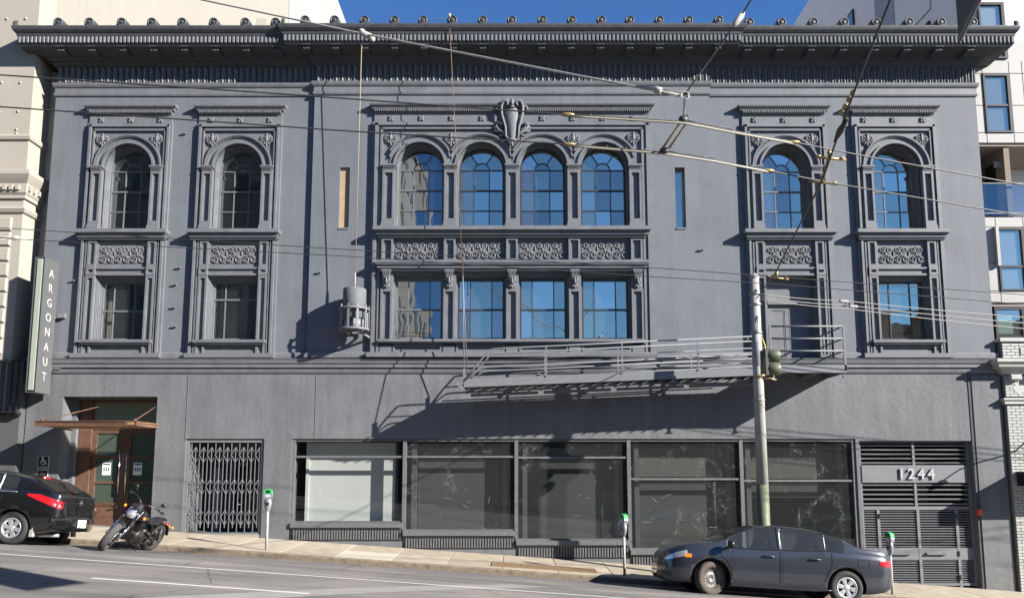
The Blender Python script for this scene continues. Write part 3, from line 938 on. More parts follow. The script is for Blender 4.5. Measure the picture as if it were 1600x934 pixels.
def deepen(mb, k=1.4):
    mb.v = [(p[0], p[1]*k if p[1] < 0 else p[1], p[2]) for p in mb.v]; return mb
BAYM = deepen(bay_surround()).mesh('window_surround', M_trim)
BAYD = deepen(bay_surround(True)).mesh('window_surround', M_trim)
first = None
for i, xc in enumerate(BAYS):
    s = put('window_surround', BAYD if i == 2 else BAYM, B, (xc, 0, 0))
    dress_bay(s)
add_arched_window(BAYS[0], 0, G_old); add_arched_window(BAYS[1], 0, G_old)
add_arched_window(BAYS[2], 0, G_win); add_arched_window(BAYS[3], 0, G_win)
add_sash_window(BAYS[0], 0, G_old, 5.45, 7.05, 0.59, 0.22); add_sash_window(BAYS[1], 0, G_old, 5.45, 7.05, 0.59, 0.22, mid=6.55)
add_sash_window(BAYS[3], 0, G_win, 5.45, 7.05, 0.59, 0.22, sash=M_sash)
# fire-escape door in the third bay
m = MB(); m.box(-0.62, 0.62, 0.22, 0.30, 6.50, 7.12); m.box(-0.64, -0.56, 0.16, 0.30, 4.75, 6.5); m.box(0.56, 0.64, 0.16, 0.30, 4.75, 6.5); m.box(-0.56, 0.56, 0.14, 0.30, 6.42, 6.50)
d = m.build('escape_doorway', M_trim, B, (BAYS[2], 0, 0))
for s in (-1, 1):
    q = MB(); framed(q, min(s*0.005, s*0.555), max(s*0.005, s*0.555), 4.80, 6.41, -0.05, -0.035, 0.09)
    q.build('door_leaf', M_trim, d, (0, 0.28, 0))

# --- centre bay
m = MB()
PX = [-3.22, -1.61, 0.0, 1.61, 3.22]
for s in (-1, 1):
    m.box(s*3.60, s*3.68, -0.05, 0, 5.0, 11.22); m.box(s*3.52, s*3.60, -0.085, 0, 5.0, 11.22); m.box(s*3.46, s*3.52, -0.045, 0, 5.0, 11.16); m.box(s*3.40, s*3.46, -0.065, 0, 5.0, 11.10)
m.box(-3.60, 3.60, -0.085, 0, 11.16, 11.225); m.box(-3.52, 3.52, -0.04, 0, 11.11, 11.16); m.box(-3.46, 3.46, -0.065, 0, 11.06, 11.11)
m.box(-3.68, 3.68, -0.055, 0, 11.225, 11.27); m.box(-3.64, 3.64, -0.03, 0, 11.27, 11.47)
for xc in CB:
    spandrel(m, xc, ZS, 0.645, xc-0.805, xc+0.805, 11.06, -0.02, 0.2)
    arch_order(m, xc, ZS, 0.805)
m.box(-3.40, -3.22, -0.02, 0, ZS, 11.06); m.box(3.22, 3.40, -0.02, 0, ZS, 11.06)
for px in PX:
    framed(m, px-0.16, px+0.16, 8.52, ZS-0.12, -0.10, -0.045, 0.06)
    m.box(px-0.18, px+0.18, -0.13, 0, 8.36, 8.46); m.box(px-0.17, px+0.17, -0.115, 0, 8.46, 8.52)
    capital(m, px, 0.16, ZS+0.01, -0.10)
    framed(m, px-0.15, px+0.15, 7.47, 8.11, -0.10, -0.04, 0.05)
    framed(m, px-0.15, px+0.15, 5.33, 6.76, -0.085, -0.035, 0.05)
    m.box(px-0.15, px+0.15, -0.05, 0, 6.76, 7.24)
    m.box(px-0.15, px+0.15, -0.06, 0, 5.12, 5.30)
for (hw, y0, z0, z1) in ((3.46, -0.13, 8.10, 8.16), (3.50, -0.17, 8.16, 8.23), (3.54, -0.20, 8.23, 8.26), (3.57, -0.235, 8.26, 8.36),
                         (3.42, -0.12, 7.22, 7.28), (3.46, -0.16, 7.28, 7.36), (3.50, -0.195, 7.36, 7.40), (3.52, -0.21, 7.40, 7.47)):
    m.box(-hw, hw, y0, 0, z0, z1)
m.box(-3.4, 3.4, 0.0, 0.45, 8.28, 8.365)
m.box(-3.40, 3.40, -0.015, 0, 7.47, 8.10)
for xc in CB:
    for (r_, ya) in ((0.64, 0.04), (0.62, 0.10), (0.605, 0.15)):
        for s in (-1, 1): m.box(xc+s*r_, xc+s*0.66, ya, 0.44, 5.44, 7.16)
        m.box(xc-0.66, xc+0.66, ya, 0.44, 7.16-(0.66-r_)*1.1, 7.16)
    m.box(xc-0.66, xc-0.655+0.02, -0.04, 0, 5.44, 7.2)
    framed(m, xc-0.62, xc+0.62, 5.12, 5.32, -0.06, -0.02, 0.04)
    m.box(xc-0.66, xc+0.66, 0.0, 0.44, 5.40, 5.455)
m.box(-3.40, 3.40, -0.15, 0, 5.37, 5.44); m.box(-3.38, 3.38, -0.12, 0, 5.33, 5.37); m.box(-3.70, 3.70, -0.11, 0, 4.99, 5.11)
cs = deepen(m).build('window_surround', M_trim, B, (0, YM, 0))
for k in range(7):
    x = -2.95 + k*5.9/7.5 if k < 4 else 0.78 + (k-4)*0.80 + 0.0
    x = [-3.2, -2.4, -1.6, -0.8, 0.8, 1.6, 2.4][k] if k < 7 else 0
    put('rosette', ROS, cs, (x, -0.03, 11.37))
put('rosette', ROS, cs, (3.2, -0.03, 11.37))
for x in (-1.61, 1.61): put('leaf_ornament', SPA, cs, (x, -0.025, 10.80))
for x in (-3.20, 3.20): put('leaf_ornament', SPA, cs, (x, -0.025, 10.83))
for xc in CB: put('scroll_panel', SCR, cs, (xc, -0.02, 7.79))
for px in PX: put('corbel', COR, cs, (px, -0.06, 6.76))
hood(3.58, 'h', 0).build('hood_mould', M_cast, cs)
# cartouche
m = MB()
pts = [(-0.13, 0), (-0.16, 0.3), (-0.24, 0.55), (-0.26, 0.8)]
vs = []; rows = [(0.0, 0.10), (0.12, 0.15), (0.35, 0.165), (0.6, 0.20), (0.85, 0.22), (0.95, 0.18)]
for z, w in rows:
    for k in range(9):
        a = -1 + 2*k/8.0
        vs.append((a*w, -0.10 - 0.07*(1-a*a) - 0.05*math.sin(PI*z), z))
m.add(vs, [(9*j+k, 9*j+k+1, 9*j+10+k, 9*j+9+k) for j in range(5) for k in range(8)], True)
for s in (-1, 1):
    m.tube([(s*0.10,-0.12,0.0),(s*0.18,-0.15,0.1),(s*0.19,-0.17,0.35),(s*0.25,-0.19,0.55),(s*0.30,-0.17,0.75),(s*0.31,-0.17,0.98),(s*0.24,-0.2,1.12),(s*0.15,-0.2,1.13),(s*0.12,-0.2,1.03),(s*0.17,-0.2,0.99)], [0.03,0.035,0.04,0.045,0.045,0.05,0.05,0.045,0.04,0.03], 8)
    m.tube([(s*0.31,-0.16,0.95),(s*0.40,-0.15,1.0),(s*0.44,-0.14,0.93),(s*0.40,-0.14,0.88)], 0.035, 7)
    m.tube([(s*0.16,-0.14,0.15),(s*0.26,-0.13,0.22),(s*0.38,-0.12,0.28),(s*0.46,-0.11,0.40),(s*0.42,-0.11,0.50),(s*0.34,-0.12,0.46)], 0.04, 7)
    for (x, z, l, w_, a) in ((0.34,0.33,0.14,0.05,0.9),(0.42,0.26,0.12,0.045,1.3),(0.40,0.44,0.10,0.05,0.3),(0.28,0.15,0.12,0.045,1.8),(0.48,0.36,0.07,0.04,0.6)):
        m.blob((s*x,-0.09,z), (w_,0.05,l), Matrix.Rotation(s*a, 3, 'Y'))
m.blob((0,-0.2,1.08),(0.06,0.06,0.12)); m.blob((0,-0.17,0.96),(0.10,0.06,0.05)); m.blob((0,-0.15,-0.02),(0.15,0.07,0.06)); m.blob((0,-0.12,-0.12),(0.06,0.06,0.10))
for s in (-1,1): m.blob((s*0.08,-0.13,-0.07),(0.05,0.05,0.08),Matrix.Rotation(s*0.5,3,'Y'))
m.box(-0.22, 0.22, -0.10, 0, 0.0, 1.0)
ct = m.build('cartouche', M_cast, cs, (0, -0.02, 10.74)); ct.scale = (0.92, 1, 0.92)
for i, xc in enumerate(CB):
    add_arched_window(xc, YM, G_old if i == 0 else G_win, sash=M_sashg if i == 0 else M_sash)
    add_sash_window(xc, YM, G_old if i == 0 else G_win, 5.45, 7.09, 0.61, 0.23, sash=M_sashg if i == 0 else M_sash)
# slit windows with raking sills
for h in SLITS:
    m = MB(); ys_ = -0.03 if h[0] < 0 else 0.10; m.box(h[0], h[1], ys_, ys_+0.04, h[2], h[3]); w = m.build('slit_window', mat('tan_plywood', (0.30, 0.21, 0.13), 0.8, 0.2, 5) if h[0] < 0 else mat('pale_slit_blind', (0.30, 0.33, 0.36), 0.8, 0.05, 3), B)
    m = MB(); xm = (h[0]+h[1])/2
    m.box(h[0]-0.0, h[1]+0.0, YM-0.02, 0.16, h[2]-0.04, h[2]+0.005); m.build('sill', M_trim, w)
    if h[0] > 0:
        put('pane', pane_mesh(('q', h[0]+0.02, h[1]-0.05, h[2]+0.06, h[3]-0.04), 0.095, G_win, 0.0), w)

# curtains, blinds behind the upper panes
M_curt = mat('thin_curtain', (0.52, 0.56, 0.58), 0.9, 0.08, 3)
M_blind = mat('grey_blind', (0.17, 0.19, 0.21), 0.9, 0.05, 3)
M_sunwall = mat('beige_sunlit_wall', (0.30, 0.28, 0.23), 0.9, 0.06, 3)
def curtain(x0, x1, z0, z1, y, amp=0.03, folds=5, material=M_curt, sweepx=0.0):
    m = MB(); n = folds*8; vs = []
    for j in range(7):
        t = j/6.0
        for i in range(n+1):
            u = i/n
            x = x0 + (x1-x0)*u + sweepx*(1-t)**2*(1-u)*0 + sweepx*math.sin(PI*(1-t)*0.9)*u
            vs.append((x, y + amp*math.sin(2*PI*folds*u + t), z0 + (z1-z0)*t))
    m.add(vs, [(j*(n+1)+i, j*(n+1)+i+1, (j+1)*(n+1)+i+1, (j+1)*(n+1)+i) for j in range(6) for i in range(n)], True)
    return m.build('curtain', material, B)
curtain(CB[2]-0.52, CB[2]-0.2, 8.3, 10.5, 0.50, sweepx=0.12); curtain(CB[0]-0.5, CB[0]-0.22, 8.3, 10.5, 0.52, sweepx=0.05)
curtain(CB[0]+0.05, CB[0]+0.4, 8.3, 10.4, 0.55, sweepx=-0.1); curtain(BAYS[2]-0.5, BAYS[2]-0.25, 8.3, 10.5, 0.62, sweepx=0.06)
curtain(CB[3]-0.5, CB[3]+0.5, 8.3, 10.5, 0.60, material=M_blind, amp=0.004); curtain(CB[1]-0.5, CB[1]+0.5, 8.3, 10.5, 0.60, material=M_blind, amp=0.004)
curtain(BAYS[3]-0.5, BAYS[3]+0.5, 8.3, 10.5, 0.60, material=M_blind, amp=0.004)
for xc in CB[1:]: curtain(xc-0.55, xc+0.55, 5.4, 7.05, 0.50, material=M_blind, amp=0.003)
curtain(BAYS[0]-0.55, BAYS[0]+0.0, 5.4, 7.05, 0.48, material=M_sunwall, amp=0.004); curtain(BAYS[1]-0.55, BAYS[1]+0.2, 5.4, 7.05, 0.62, material=M_sunwall, amp=0.004)  # beige sheets stand in for the sunlit room wall inside

# iron wall anchors left on the front
anc = MB(); anc.box(-0.06, 0.06, -0.05, 0, -0.015, 0.015); anc.tube([(0.05,0,0),(0.05,-0.07,0.02)], 0.018, 6)
anc_me = anc.mesh('wall_anchor', M_metal)
for x, z, y in ((-11.4, 7.0, 0), (-8.67, 7.35, 0), (-8.75, 6.9, 0), (-8.75, 6.3, 0), (-8.7, 5.8, 0), (-8.72, 11.0, 0), (-5.0, 7.2, YM), (8.68, 6.4, 0), (4.9, 7.8, YM)):
    put('wall_anchor', anc_me, B, (x, y, z))
m = MB() if False else None
if m: m.tube([(-5.5, -0.03, 5.25), (-5.62, -0.16, 5.28), (-5.66, -0.2, 5.5), (-5.58, -0.16, 5.85), (-5.5, -0.03, 5.9)], 0.015, 6); m.tube([(-5.5,-0.03,5.6),(-5.7,-0.2,5.62),(-5.66,-0.24,5.75)], 0.012, 6)
if m: m.build('ladder_hook', M_metal, B)

# ------------------------------------------------------------------ ground floor
# --- entrance 1268: rust-brown steel doors in a recess
yd = 0.68; zb = 0.62
m = MB()
m.box(-11.42, -11.30, 0.45, 0.75, zb-0.3, 4.0); m.box(-9.10, -9.02, 0.45, 0.75, zb-0.3, 4.0)
m.box(-11.42, -9.02, 0.45, 0.8, 3.98, 4.1); m.build('door_recess', M_low, B)
m = MB()
m.box(-11.28, -10.96, yd-0.10, yd+0.05, zb, 3.98); m.box(-9.22, -9.10, yd-0.06, yd+0.05, zb, 3.98)
m.box(-10.96, -9.22, yd-0.05, yd+0.05, 3.20, 3.30); m.box(-10.96, -9.22, yd-0.05, yd+0.05, 3.90, 3.98); m.box(-10.96, -9.22, yd-0.05, yd+0.05, zb, zb+0.05)
ent = m.build('entrance_doors', M_rust, B)
for a, b, hs in ((-10.95, -10.13, 1), (-10.05, -9.23, -1)):
    q = MB(); st = 0.11
    q.box(a, a+st, yd-0.03, yd+0.03, zb+0.06, 3.19); q.box(b-st, b, yd-0.03, yd+0.03, zb+0.06, 3.19)
    zz = [zb+0.06, zb+0.36, 1.22, 1.28, 1.72, 1.78, 2.45, 2.51, 3.12, 3.19]
    q.box(a+st, b-st, yd-0.03, yd+0.03, zb+0.06, zb+0.28)
    for z0, z1 in ((1.24, 1.32), (1.80, 1.86), (2.46, 2.52), (3.10, 3.19)): q.box(a+st, b-st, yd-0.03, yd+0.03, z0, z1)
    q.box(a+st, b-st, yd-0.012, yd+0.012, zb+0.28, 1.24)
    q.box(a+st+0.08, b-st-0.08, yd-0.022, yd-0.012, zb+0.34, 1.18)
    leaf = q.build('door_leaf', M_rust, ent)
    for z0, z1 in ((1.32, 1.80), (1.86, 2.46), (2.52, 3.10)):
        put('pane', pane_mesh(('q', a+st, b-st, z0, z1), yd, G_door, 0.003), leaf)
    hx = b-0.05 if hs > 0 else a+0.05
    h = MB(); h.tube([(hx, yd-0.10, 1.55), (hx, yd-0.10, 2.7)], 0.016, 8); h.tube([(hx, yd-0.10, 1.65), (hx, yd, 1.65)], 0.012, 6); h.tube([(hx, yd-0.10, 2.6), (hx, yd, 2.6)], 0.012, 6)
    h.build('pull_handle', M_chrome, leaf)
    h = MB(); h.tube([(hx, yd, 1.2), (hx, yd-0.09, 1.2), (hx - hs*0.14, yd-0.10, 1.19)], 0.014, 6); h.build('lever_handle', M_black, leaf)
m = MB(); m.box(-10.13, -10.05, yd-0.035, yd+0.03, zb, 3.2); m.build('door_post', M_rust, ent)
put('pane', pane_mesh(('q', -10.96, -9.22, 3.30, 3.90), yd, G_tran, 0.001), ent)
m = MB(); m.box(-11.3, -9.1, 3.2, 3.25, 0, 4.1); m.box(-11.3, -9.1, 0.75, 3.25, zb-0.06, zb-0.01); m.box(-11.32, -11.28, 0.8, 3.2, 0, 4.1); m.box(-9.14, -9.10, 0.8, 3.2, 0, 4.1); m.box(-11.3, -9.1, 0.8, 3.2, 4.05, 4.09)
m.build('lobby', mat('lobby_wall', (0.34, 0.40, 0.34), 0.8, 0.1, 1.0), B)
m = MB(); m.box(-11.42, -9.02, 0.0, 0.75, -0.6, zb-0.005); m.build('threshold', M_conc[2], B)
# two notices on the door glass
M_paper = mat('notice_paper', (0.62, 0.70, 0.70), 0.8, 0.0)
M_ink = mat('notice_ink', (0.05, 0.06, 0.07), 0.8, 0.0)
for x, lab in ((-10.55, 'small white paper notice taped inside the left entrance door glass'), (-9.74, 'small white paper notice taped inside the right entrance door glass')):
    q = MB(); q.box(-0.11, 0.11, -0.004, 0, -0.16, 0.16); o = tag(q.build('paper_notice', M_paper, None, (x, yd-0.012, 2.18)), lab, 'notice', 'notices on the entrance doors')
    q = MB(); q.box(-0.09, 0.09, -0.0055, -0.0042, 0.10, 0.14)
    for k in (-0.06, 0.0, 0.06): q.box(k-0.018, k+0.018, -0.0055, -0.0042, -0.06, 0.03)
    q.build('print', M_ink, o)
# accessible entrance sign
sg = MB(); sg.box(-0.14, 0.14, -0.012, 0, -0.26, 0.26)
sgn = tag(sg.build('entrance_sign', M_letter, None, (-11.80, -0.025, 2.24)), 'black and white ACCESSIBLE ENTRANCE sign on the pier beside the entrance', 'sign')
q = MB(); q.box(-0.128, 0.128, -0.015, -0.0125, -0.248, 0.248); q.build('sign_face', M_black, sgn)
q = MB(); q.lathe([(0.045, -0.019), (0.062, -0.019), (0.062, -0.0155)], 18, 'y', (0.0, 0, 0.10)); q.lathe([(0.0,-0.019),(0.024, -0.019), (0.024, -0.0155)], 12, 'y', (-0.02, 0, 0.215))
q.bar((-0.02,-0.018,0.2),(-0.005,-0.018,0.11),0.022,0.003); q.bar((-0.005,-0.018,0.12),(0.055,-0.018,0.12),0.02,0.003); q.bar((0.055,-0.018,0.12),(0.075,-0.018,0.05),0.02,0.003); q.bar((-0.01,-0.018,0.165),(0.04,-0.018,0.165),0.016,0.003)
q.build('wheelchair_symbol', M_letter, sgn)
for t, z, s_ in (('ACCESSIBLE', -0.03, 0.046), ('ENTRANCE', -0.09, 0.05), ('use lift', -0.16, 0.04)):
    if t == 'use lift': continue
    me = text_mesh(t, s_, 0.001, bold=0.0015); me.materials.append(M_letter)
    put('lettering', me, sgn, (0, -0.0165, z), (PI/2, 0, 0))
q = MB(); q.bar((-0.06,-0.017,-0.16),(0.05,-0.017,-0.16),0.014,0.002); q.bar((-0.04,-0.017,-0.2),(0.07,-0.017,-0.2),0.01,0.002); q.build('small_print', M_letter, sgn)

# --- canopy over the entrance
cz = 3.24; cxa, cxb = -11.42, -9.00; cd = 1.15
cn = thing('entrance_canopy', 'rusty steel lattice canopy numbered 1268 over the entrance doors', 'canopy', (-10.2, 0, cz))
m = MB(); w = (cxb-cxa)/2
m.box(-w, w, -cd, -cd+0.05, -0.05, 0.07); m.box(-w, -w+0.05, -cd+0.05, 0.5, -0.05, 0.07); m.box(w-0.05, w, -cd+0.05, 0.0, -0.05, 0.07)
m.box(-w-0.02, w+0.02, -cd-0.02, -cd, 0.05, 0.075); m.box(-w-0.02, w+0.02, -cd-0.02, -cd, -0.06, -0.035)
m.build('canopy_frame', M_rust, cn)
for j in range(11):
    y = -cd+0.12 + j*0.1
    q = MB(); q.tube([(-w+0.05, y, -0.04), (w-0.05, y, -0.04)], 0.016, 6); q.build('cross_rod', M_rustl, cn)
q = MB()
for j in range(34):
    x = -w+0.08 + j*0.07
    q.bar((x, -cd+0.05, 0.055), (x+0.06, 0.0, 0.055), 0.012, 0.02); q.bar((x, -cd+0.05, -0.025), (x+0.06, 0.0, -0.025), 0.012, 0.02)
q = q.build('lattice', M_rustl, cn); q['kind'] = 'stuff'
for x in (-w+0.12, w-0.08):
    q = MB(); q.tube([(x, -cd+0.08, 0.08), (x + (0.75 if x < 0 else 0.0), 0.0 if x > 0 else 0.02, 0.50)], 0.014, 6); q.blob((x, -cd+0.08, 0.09), (0.04, 0.04, 0.04)); q.build('tie_rod', M_rust, cn)
me = text_mesh('1268', 0.10, 0.004, bold=0.002); me.materials.append(mat('tan_number', (0.42, 0.28, 0.12), 0.6, 0.0))
put('house_number', me, cn, (w-0.16, -cd-0.006, 0.008), (PI/2, 0, 0))

# --- blade sign
bs = thing('blade_sign', 'tall vertical grey blade sign with cut white letters ARGONAUT at building corner', 'sign', (-11.75, 0, 4.05))
m = MB(); m.box(0.045, 0.055, -0.78, -0.16, 0, 3.38); m.box(-0.17, 0.045, -0.76, -0.70, 0.02, 3.36); m.box(-0.17, 0.045, -0.16, -0.14, 0, 3.38)
m.build('sign_panel', mat('sign_grey', (0.085, 0.087, 0.09), 0.4, 0.06, 3.0), bs)
m = MB(); m.box(-0.12, 0.0, -0.79, -0.762, 0.04, 3.34); m.build('light_strip', mat('pale_green_acrylic', (0.26, 0.29, 0.24), 0.4, 0.04, 4), bs)
m = MB(); m.box(-0.19, -0.17, -0.78, -0.14, -0.01, 3.39); m.box(-0.17, 0.055, -0.78, -0.14, -0.02, 0.0); m.box(-0.17, 0.055, -0.78, -0.14, 3.38, 3.40); m.build('sign_edge', M_slat, bs)
for i, ch in enumerate('ARGONAUT'):
    me = text_mesh(ch, 0.30, 0.004, bold=0.002); me.materials.append(mat('dull_white_letter', (0.34, 0.34, 0.33), 0.6, 0.0))
    put('sign_letter', me, bs, (0.058, -0.46, 3.02 - i*0.375), (PI/2, 0, PI/2))
for z in (0.62, 1.95):
    q = MB(); q.box(-0.02, 0.04, -0.16, 0.0, z, z+0.06); q.box(0.055, 0.25, -0.10, 0.0, z+0.02, z+0.14); q.build('sign_bracket', M_metal, bs)

# --- folding gate in front of a door recess
m = MB()
m.box(-8.24, -8.16, 0.02, 0.10, 0.50, 2.90); m.box(-6.34, -6.26, 0.02, 0.10, 0.50, 2.90); m.box(-8.16, -6.34, 0.02, 0.10, 2.84, 2.90); m.box(-8.16, -6.34, 0.02, 0.10, 0.50, 0.60)
fg = thing('folding_gate', 'grey diamond lattice folding security gate closed across a dark doorway', 'gate', (-7.25, 0.05, 0.55))
off = Vector((7.25, -0.05, -0.55))
for o_ in [m]:
    o_.v = [tuple(Vector(p)+off) for p in o_.v]
m.build('gate_frame', M_metal, fg)
NB = 18
xs = [-0.86 + 1.72*i/(NB-1) for i in range(NB)]
bar_long = MB().box(-0.008, 0.008, -0.009, 0.009, 0.06, 2.28).mesh('gate_bar', M_metal)
bar_mid = MB().box(-0.008, 0.008, -0.009, 0.009, 0.16, 2.18).mesh('gate_bar', M_metal)
for i, x in enumerate(xs): put('gate_bar', bar_long if i % 2 == 0 else bar_mid, fg, (x, 0, 0))
dx = xs[1]-xs[0]
lat = MB().bar((0, -0.02, 0), (dx, -0.02, 0.17), 0.008, 0.02).bar((0, -0.02, 0), (dx, -0.02, -0.17), 0.008, 0.02)

lat2 = MB().bar((0, 0.02, 0.17), (dx, 0.02, 0), 0.008, 0.02).bar((0, 0.02, -0.17), (dx, 0.02, 0), 0.008, 0.02)
l1, l2 = lat.mesh('lattice_link', M_metal), lat2.mesh('lattice_link', M_metal)
for i in range(NB-1):
    for z in (0.42, 1.18, 1.98): put('lattice_link', l1 if i % 2 == 0 else l2, fg, (xs[i], 0, z))
# folded leaf against the left side of the recess
for i in range(9):
    put('gate_bar', bar_long if i % 2 == 0 else bar_mid, fg, (-0.93, 0.12+0.11*i, 0))
    for z in (0.42, 1.18, 1.98):
        if i < 8: put('lattice_link', l1 if i % 2 == 0 else l2, fg, (-0.93, 0.12+0.11*i, z), (0, 0, PI/2))
# recess behind the gate
m = MB(); m.box(-8.30, -8.24, 0.45, 1.6, 0.3, 3.0); m.box(-6.26, -6.20, 0.45, 1.6, 0.3, 3.0); m.box(-8.3, -6.2, 0.45, 1.6, 2.93, 3.0)
m.build('door_recess', M_low, B)
m = MB(); m.box(-8.24, -6.26, 0.0, 2.2, 0.2, 0.55); m.build('threshold', M_conc[1], B)
m = MB(); m.box(-8.24, -7.60, 1.55, 1.62, 0.5, 2.93); m.box(-7.60, -6.26, 1.55, 1.62, 2.55, 2.93)
m.box(-7.60, -7.52, 1.52, 1.60, 0.55, 2.55); m.box(-7.12, -7.02, 1.52, 1.60, 0.55, 2.55); m.box(-6.34, -6.26, 1.52, 1.60, 0.55, 2.55); m.box(-7.02, -6.34, 1.52, 1.60, 1.35, 1.47); m.box(-7.52, -6.34, 1.52, 1.60, 2.45, 2.55); m.box(-7.02, -6.34, 1.52, 1.60, 0.55, 0.75)
sd = m.build('side_door', M_metal, B)
for a, b, c, d_ in ((-7.52, -7.12, 0.55, 2.45), (-7.02, -6.34, 0.75, 1.35), (-7.02, -6.34, 1.47, 2.45)):
    put('pane', pane_mesh(('q', a, b, c, d_), 1.56, G_shop, 0.0), sd)
m = MB(); m.box(-7.0, -6.36, 1.9, 1.95, 0.5, 2.6); m.box(-8.2, -6.2, 2.0, 2.05, 0.4, 2.9); m.build('door_backing', M_dark, B)
me = text_mesh('1258', 0.12, 0.003); me.materials.append(M_letter); put('house_number', me, sd, (-7.3, 1.51, 2.3), (PI/2, 0, 0))
q = MB(); q.box(-7.85, -7.65, 0.9, 1.4, 0.55, 2.2); q.build('meter_cupboard', M_metal, B)
q = MB(); q.box(-6.85, -6.5, 1.505, 1.515, 1.75, 1.9); q.build('door_notice', M_paper, sd)

# --- shop front
MX = [-5.52, -2.71, 0.11, 2.95, 5.79, 8.64]
SZ = [0.84, 0.64, 0.41, 0.18, -0.02]
TZ = [2.48, 2.48, 2.46, 1.92, 1.88]
sf = thing('shop_front', 'long vacant glazed shop front with stepped sills under the fire escape', 'shopfront', (1.5, 0, 0))
def lsh(mb): mb.v = [(p[0]-1.5, p[1], p[2]) for p in mb.v]; return mb
yf = 0.06
for i, x in enumerate(MX):
    z0 = SZ[min(i, 4)] - (0.3 if i < 5 else 0.25)
    lsh(MB().box(x-0.045, x+0.045, yf-0.05, yf+0.08, z0, 2.92)).build('mullion', M_frame, sf)
lsh(MB().box(MX[0]-0.045, MX[5]+0.045, yf-0.04, yf+0.08, 2.86, 2.93)).build('head_rail', M_slat, sf)
for i in range(5):
    a, b = MX[i]+0.045, MX[i+1]-0.045
    lsh(MB().box(a, b, yf-0.03, yf+0.05, TZ[i]-0.025, TZ[i]+0.025)).build('transom_bar', M_frame, sf)
    q = MB(); q.box(a, b, yf-0.03, yf+0.06, SZ[i], SZ[i]+0.04); q.box(a-0.05, b+0.02, yf-0.14, yf+0.06, SZ[i]-0.11, SZ[i]); q.box(a-0.05, b+0.02, yf-0.10, yf+0.06, SZ[i]-0.15, SZ[i]-0.11)
    sl = lsh(q).build('sill', M_frame, sf)
    vt = SZ[i]-0.15; vb = vt-0.27
    q = MB(); q.box(a-0.05, b+0.02, yf+0.02, yf+0.06, vb, vt); q.box(a-0.05, b+0.02, yf-0.08, yf+0.02, vb-0.02, vb)
    q.box(a-0.05, a-0.02, yf-0.08, yf+0.02, vb, vt); q.box(b-0.01, b+0.02, yf-0.08, yf+0.02, vb, vt)
    gv = lsh(q).build('vent_box', M_black, sf)
    q = MB(); n = 40
    for k in range(n):
        x = a + (b-a)*(k+0.5)/n; q.box(x-0.02, x+0.02, yf-0.075, yf+0.0, vb+0.005, vt-0.01)
    lsh(q).build('vent_grille', M_frame, gv)
    lsh(MB().box(a-0.05, b+0.02, yf-0.07, yf+0.3, -2.0, vb-0.02)).build('stall_riser', M_low, sf)
    gm = G_shop if i == 0 else G_smear
    for z0, z1 in ((SZ[i]+0.04, TZ[i]-0.025), (TZ[i]+0.025, 2.86)):
        o = put('pane', pane_mesh(('q', a-1.5, b-1.5, z0, z1), yf+0.01, gm, 0.0008), sf)
# inside the shop: floor, ceiling, display backs
m = MB(); m.box(MX[0]-0.1, MX[5]+0.1, 0.3, 4.0, -1.5, -0.45); m.box(MX[0]-0.1, MX[5]+0.1, 0.2, 4.0, 3.0, 3.1); m.box(MX[0]-0.15, MX[0]-0.05, 0.2, 4.0, -1, 3.0); m.box(MX[5]+0.03, MX[5]+0.1, 0.2, 4.0, -1, 3.0)
lsh(m).build('shop_interior', mat('shop_shell', (0.10, 0.10, 0.10), 0.9, 0.1, 1), sf)
M_boardu = mat('transom_back_board', (0.075, 0.075, 0.07), 0.9, 0.1, 1.2)
M_jamb = mat('display_jamb', (0.055, 0.06, 0.065), 0.6, 0.1, 2)
def board(x0, x1, z0, z1, y, material, name='display_back'):
    return lsh(MB().box(x0, x1, y, y+0.05, z0, z1)).build(name, material, sf)
board(-5.22, -3.0, 0.72, 2.85, 0.48, M_board2); board(-5.30, -5.22, 0.72, 2.9, 0.44, M_board2); board(-5.55, -2.7, 0.60, 0.78, 0.3, M_jamb)
lsh(MB().box(-3.0, -2.93, 0.44, 0.95, 0.5, 2.95)).build('display_side', M_jamb, sf)
for i in range(1, 5):
    a, b = MX[i]+0.3, MX[i+1]-0.38
    zt = TZ[i]
    board(a, b, SZ[i]-0.05 if i < 4 else 1.45, zt-0.12, 0.42, M_board); board(a, b, zt+0.05, 2.72, 0.42, M_boardu)
    lsh(MB().box(a-0.03, b+0.03, 0.40, 0.50, zt-0.10, zt+0.03)).build('display_rail', M_black, sf)
    lsh(MB().box(b+0.02, b+0.14, 0.2, 0.6, -0.4, 2.95)).build('display_post', M_jamb, sf)
    lsh(MB().box(a-0.14, a-0.02, 0.2, 0.6, -0.4, 2.95)).build('display_post', M_jamb, sf)
m = MB(); m.box(MX[1], MX[5], 1.6, 1.65, -0.5, 3.0); lsh(m).build('shop_back_wall', M_dark, sf)
# sign reflection painted as reversed lettering on boards behind the last two panes
M_signrefl = mat('painted_sign_reflection', (0.028, 0.028, 0.027), 0.9, 0.0)
for body, xs_, z in (('STORE +', 4.15, 2.52), ('MATTRESS', 6.30, 2.50), ('NATURAL', 7.93, 2.50)):
    me = text_mesh(body, 0.26, 0.002, space=1.15); me.materials.append(M_signrefl)
    o = put('mirrored_sign_reflection', me, sf, (xs_-1.5, 0.412, z), (PI/2, 0, PI))
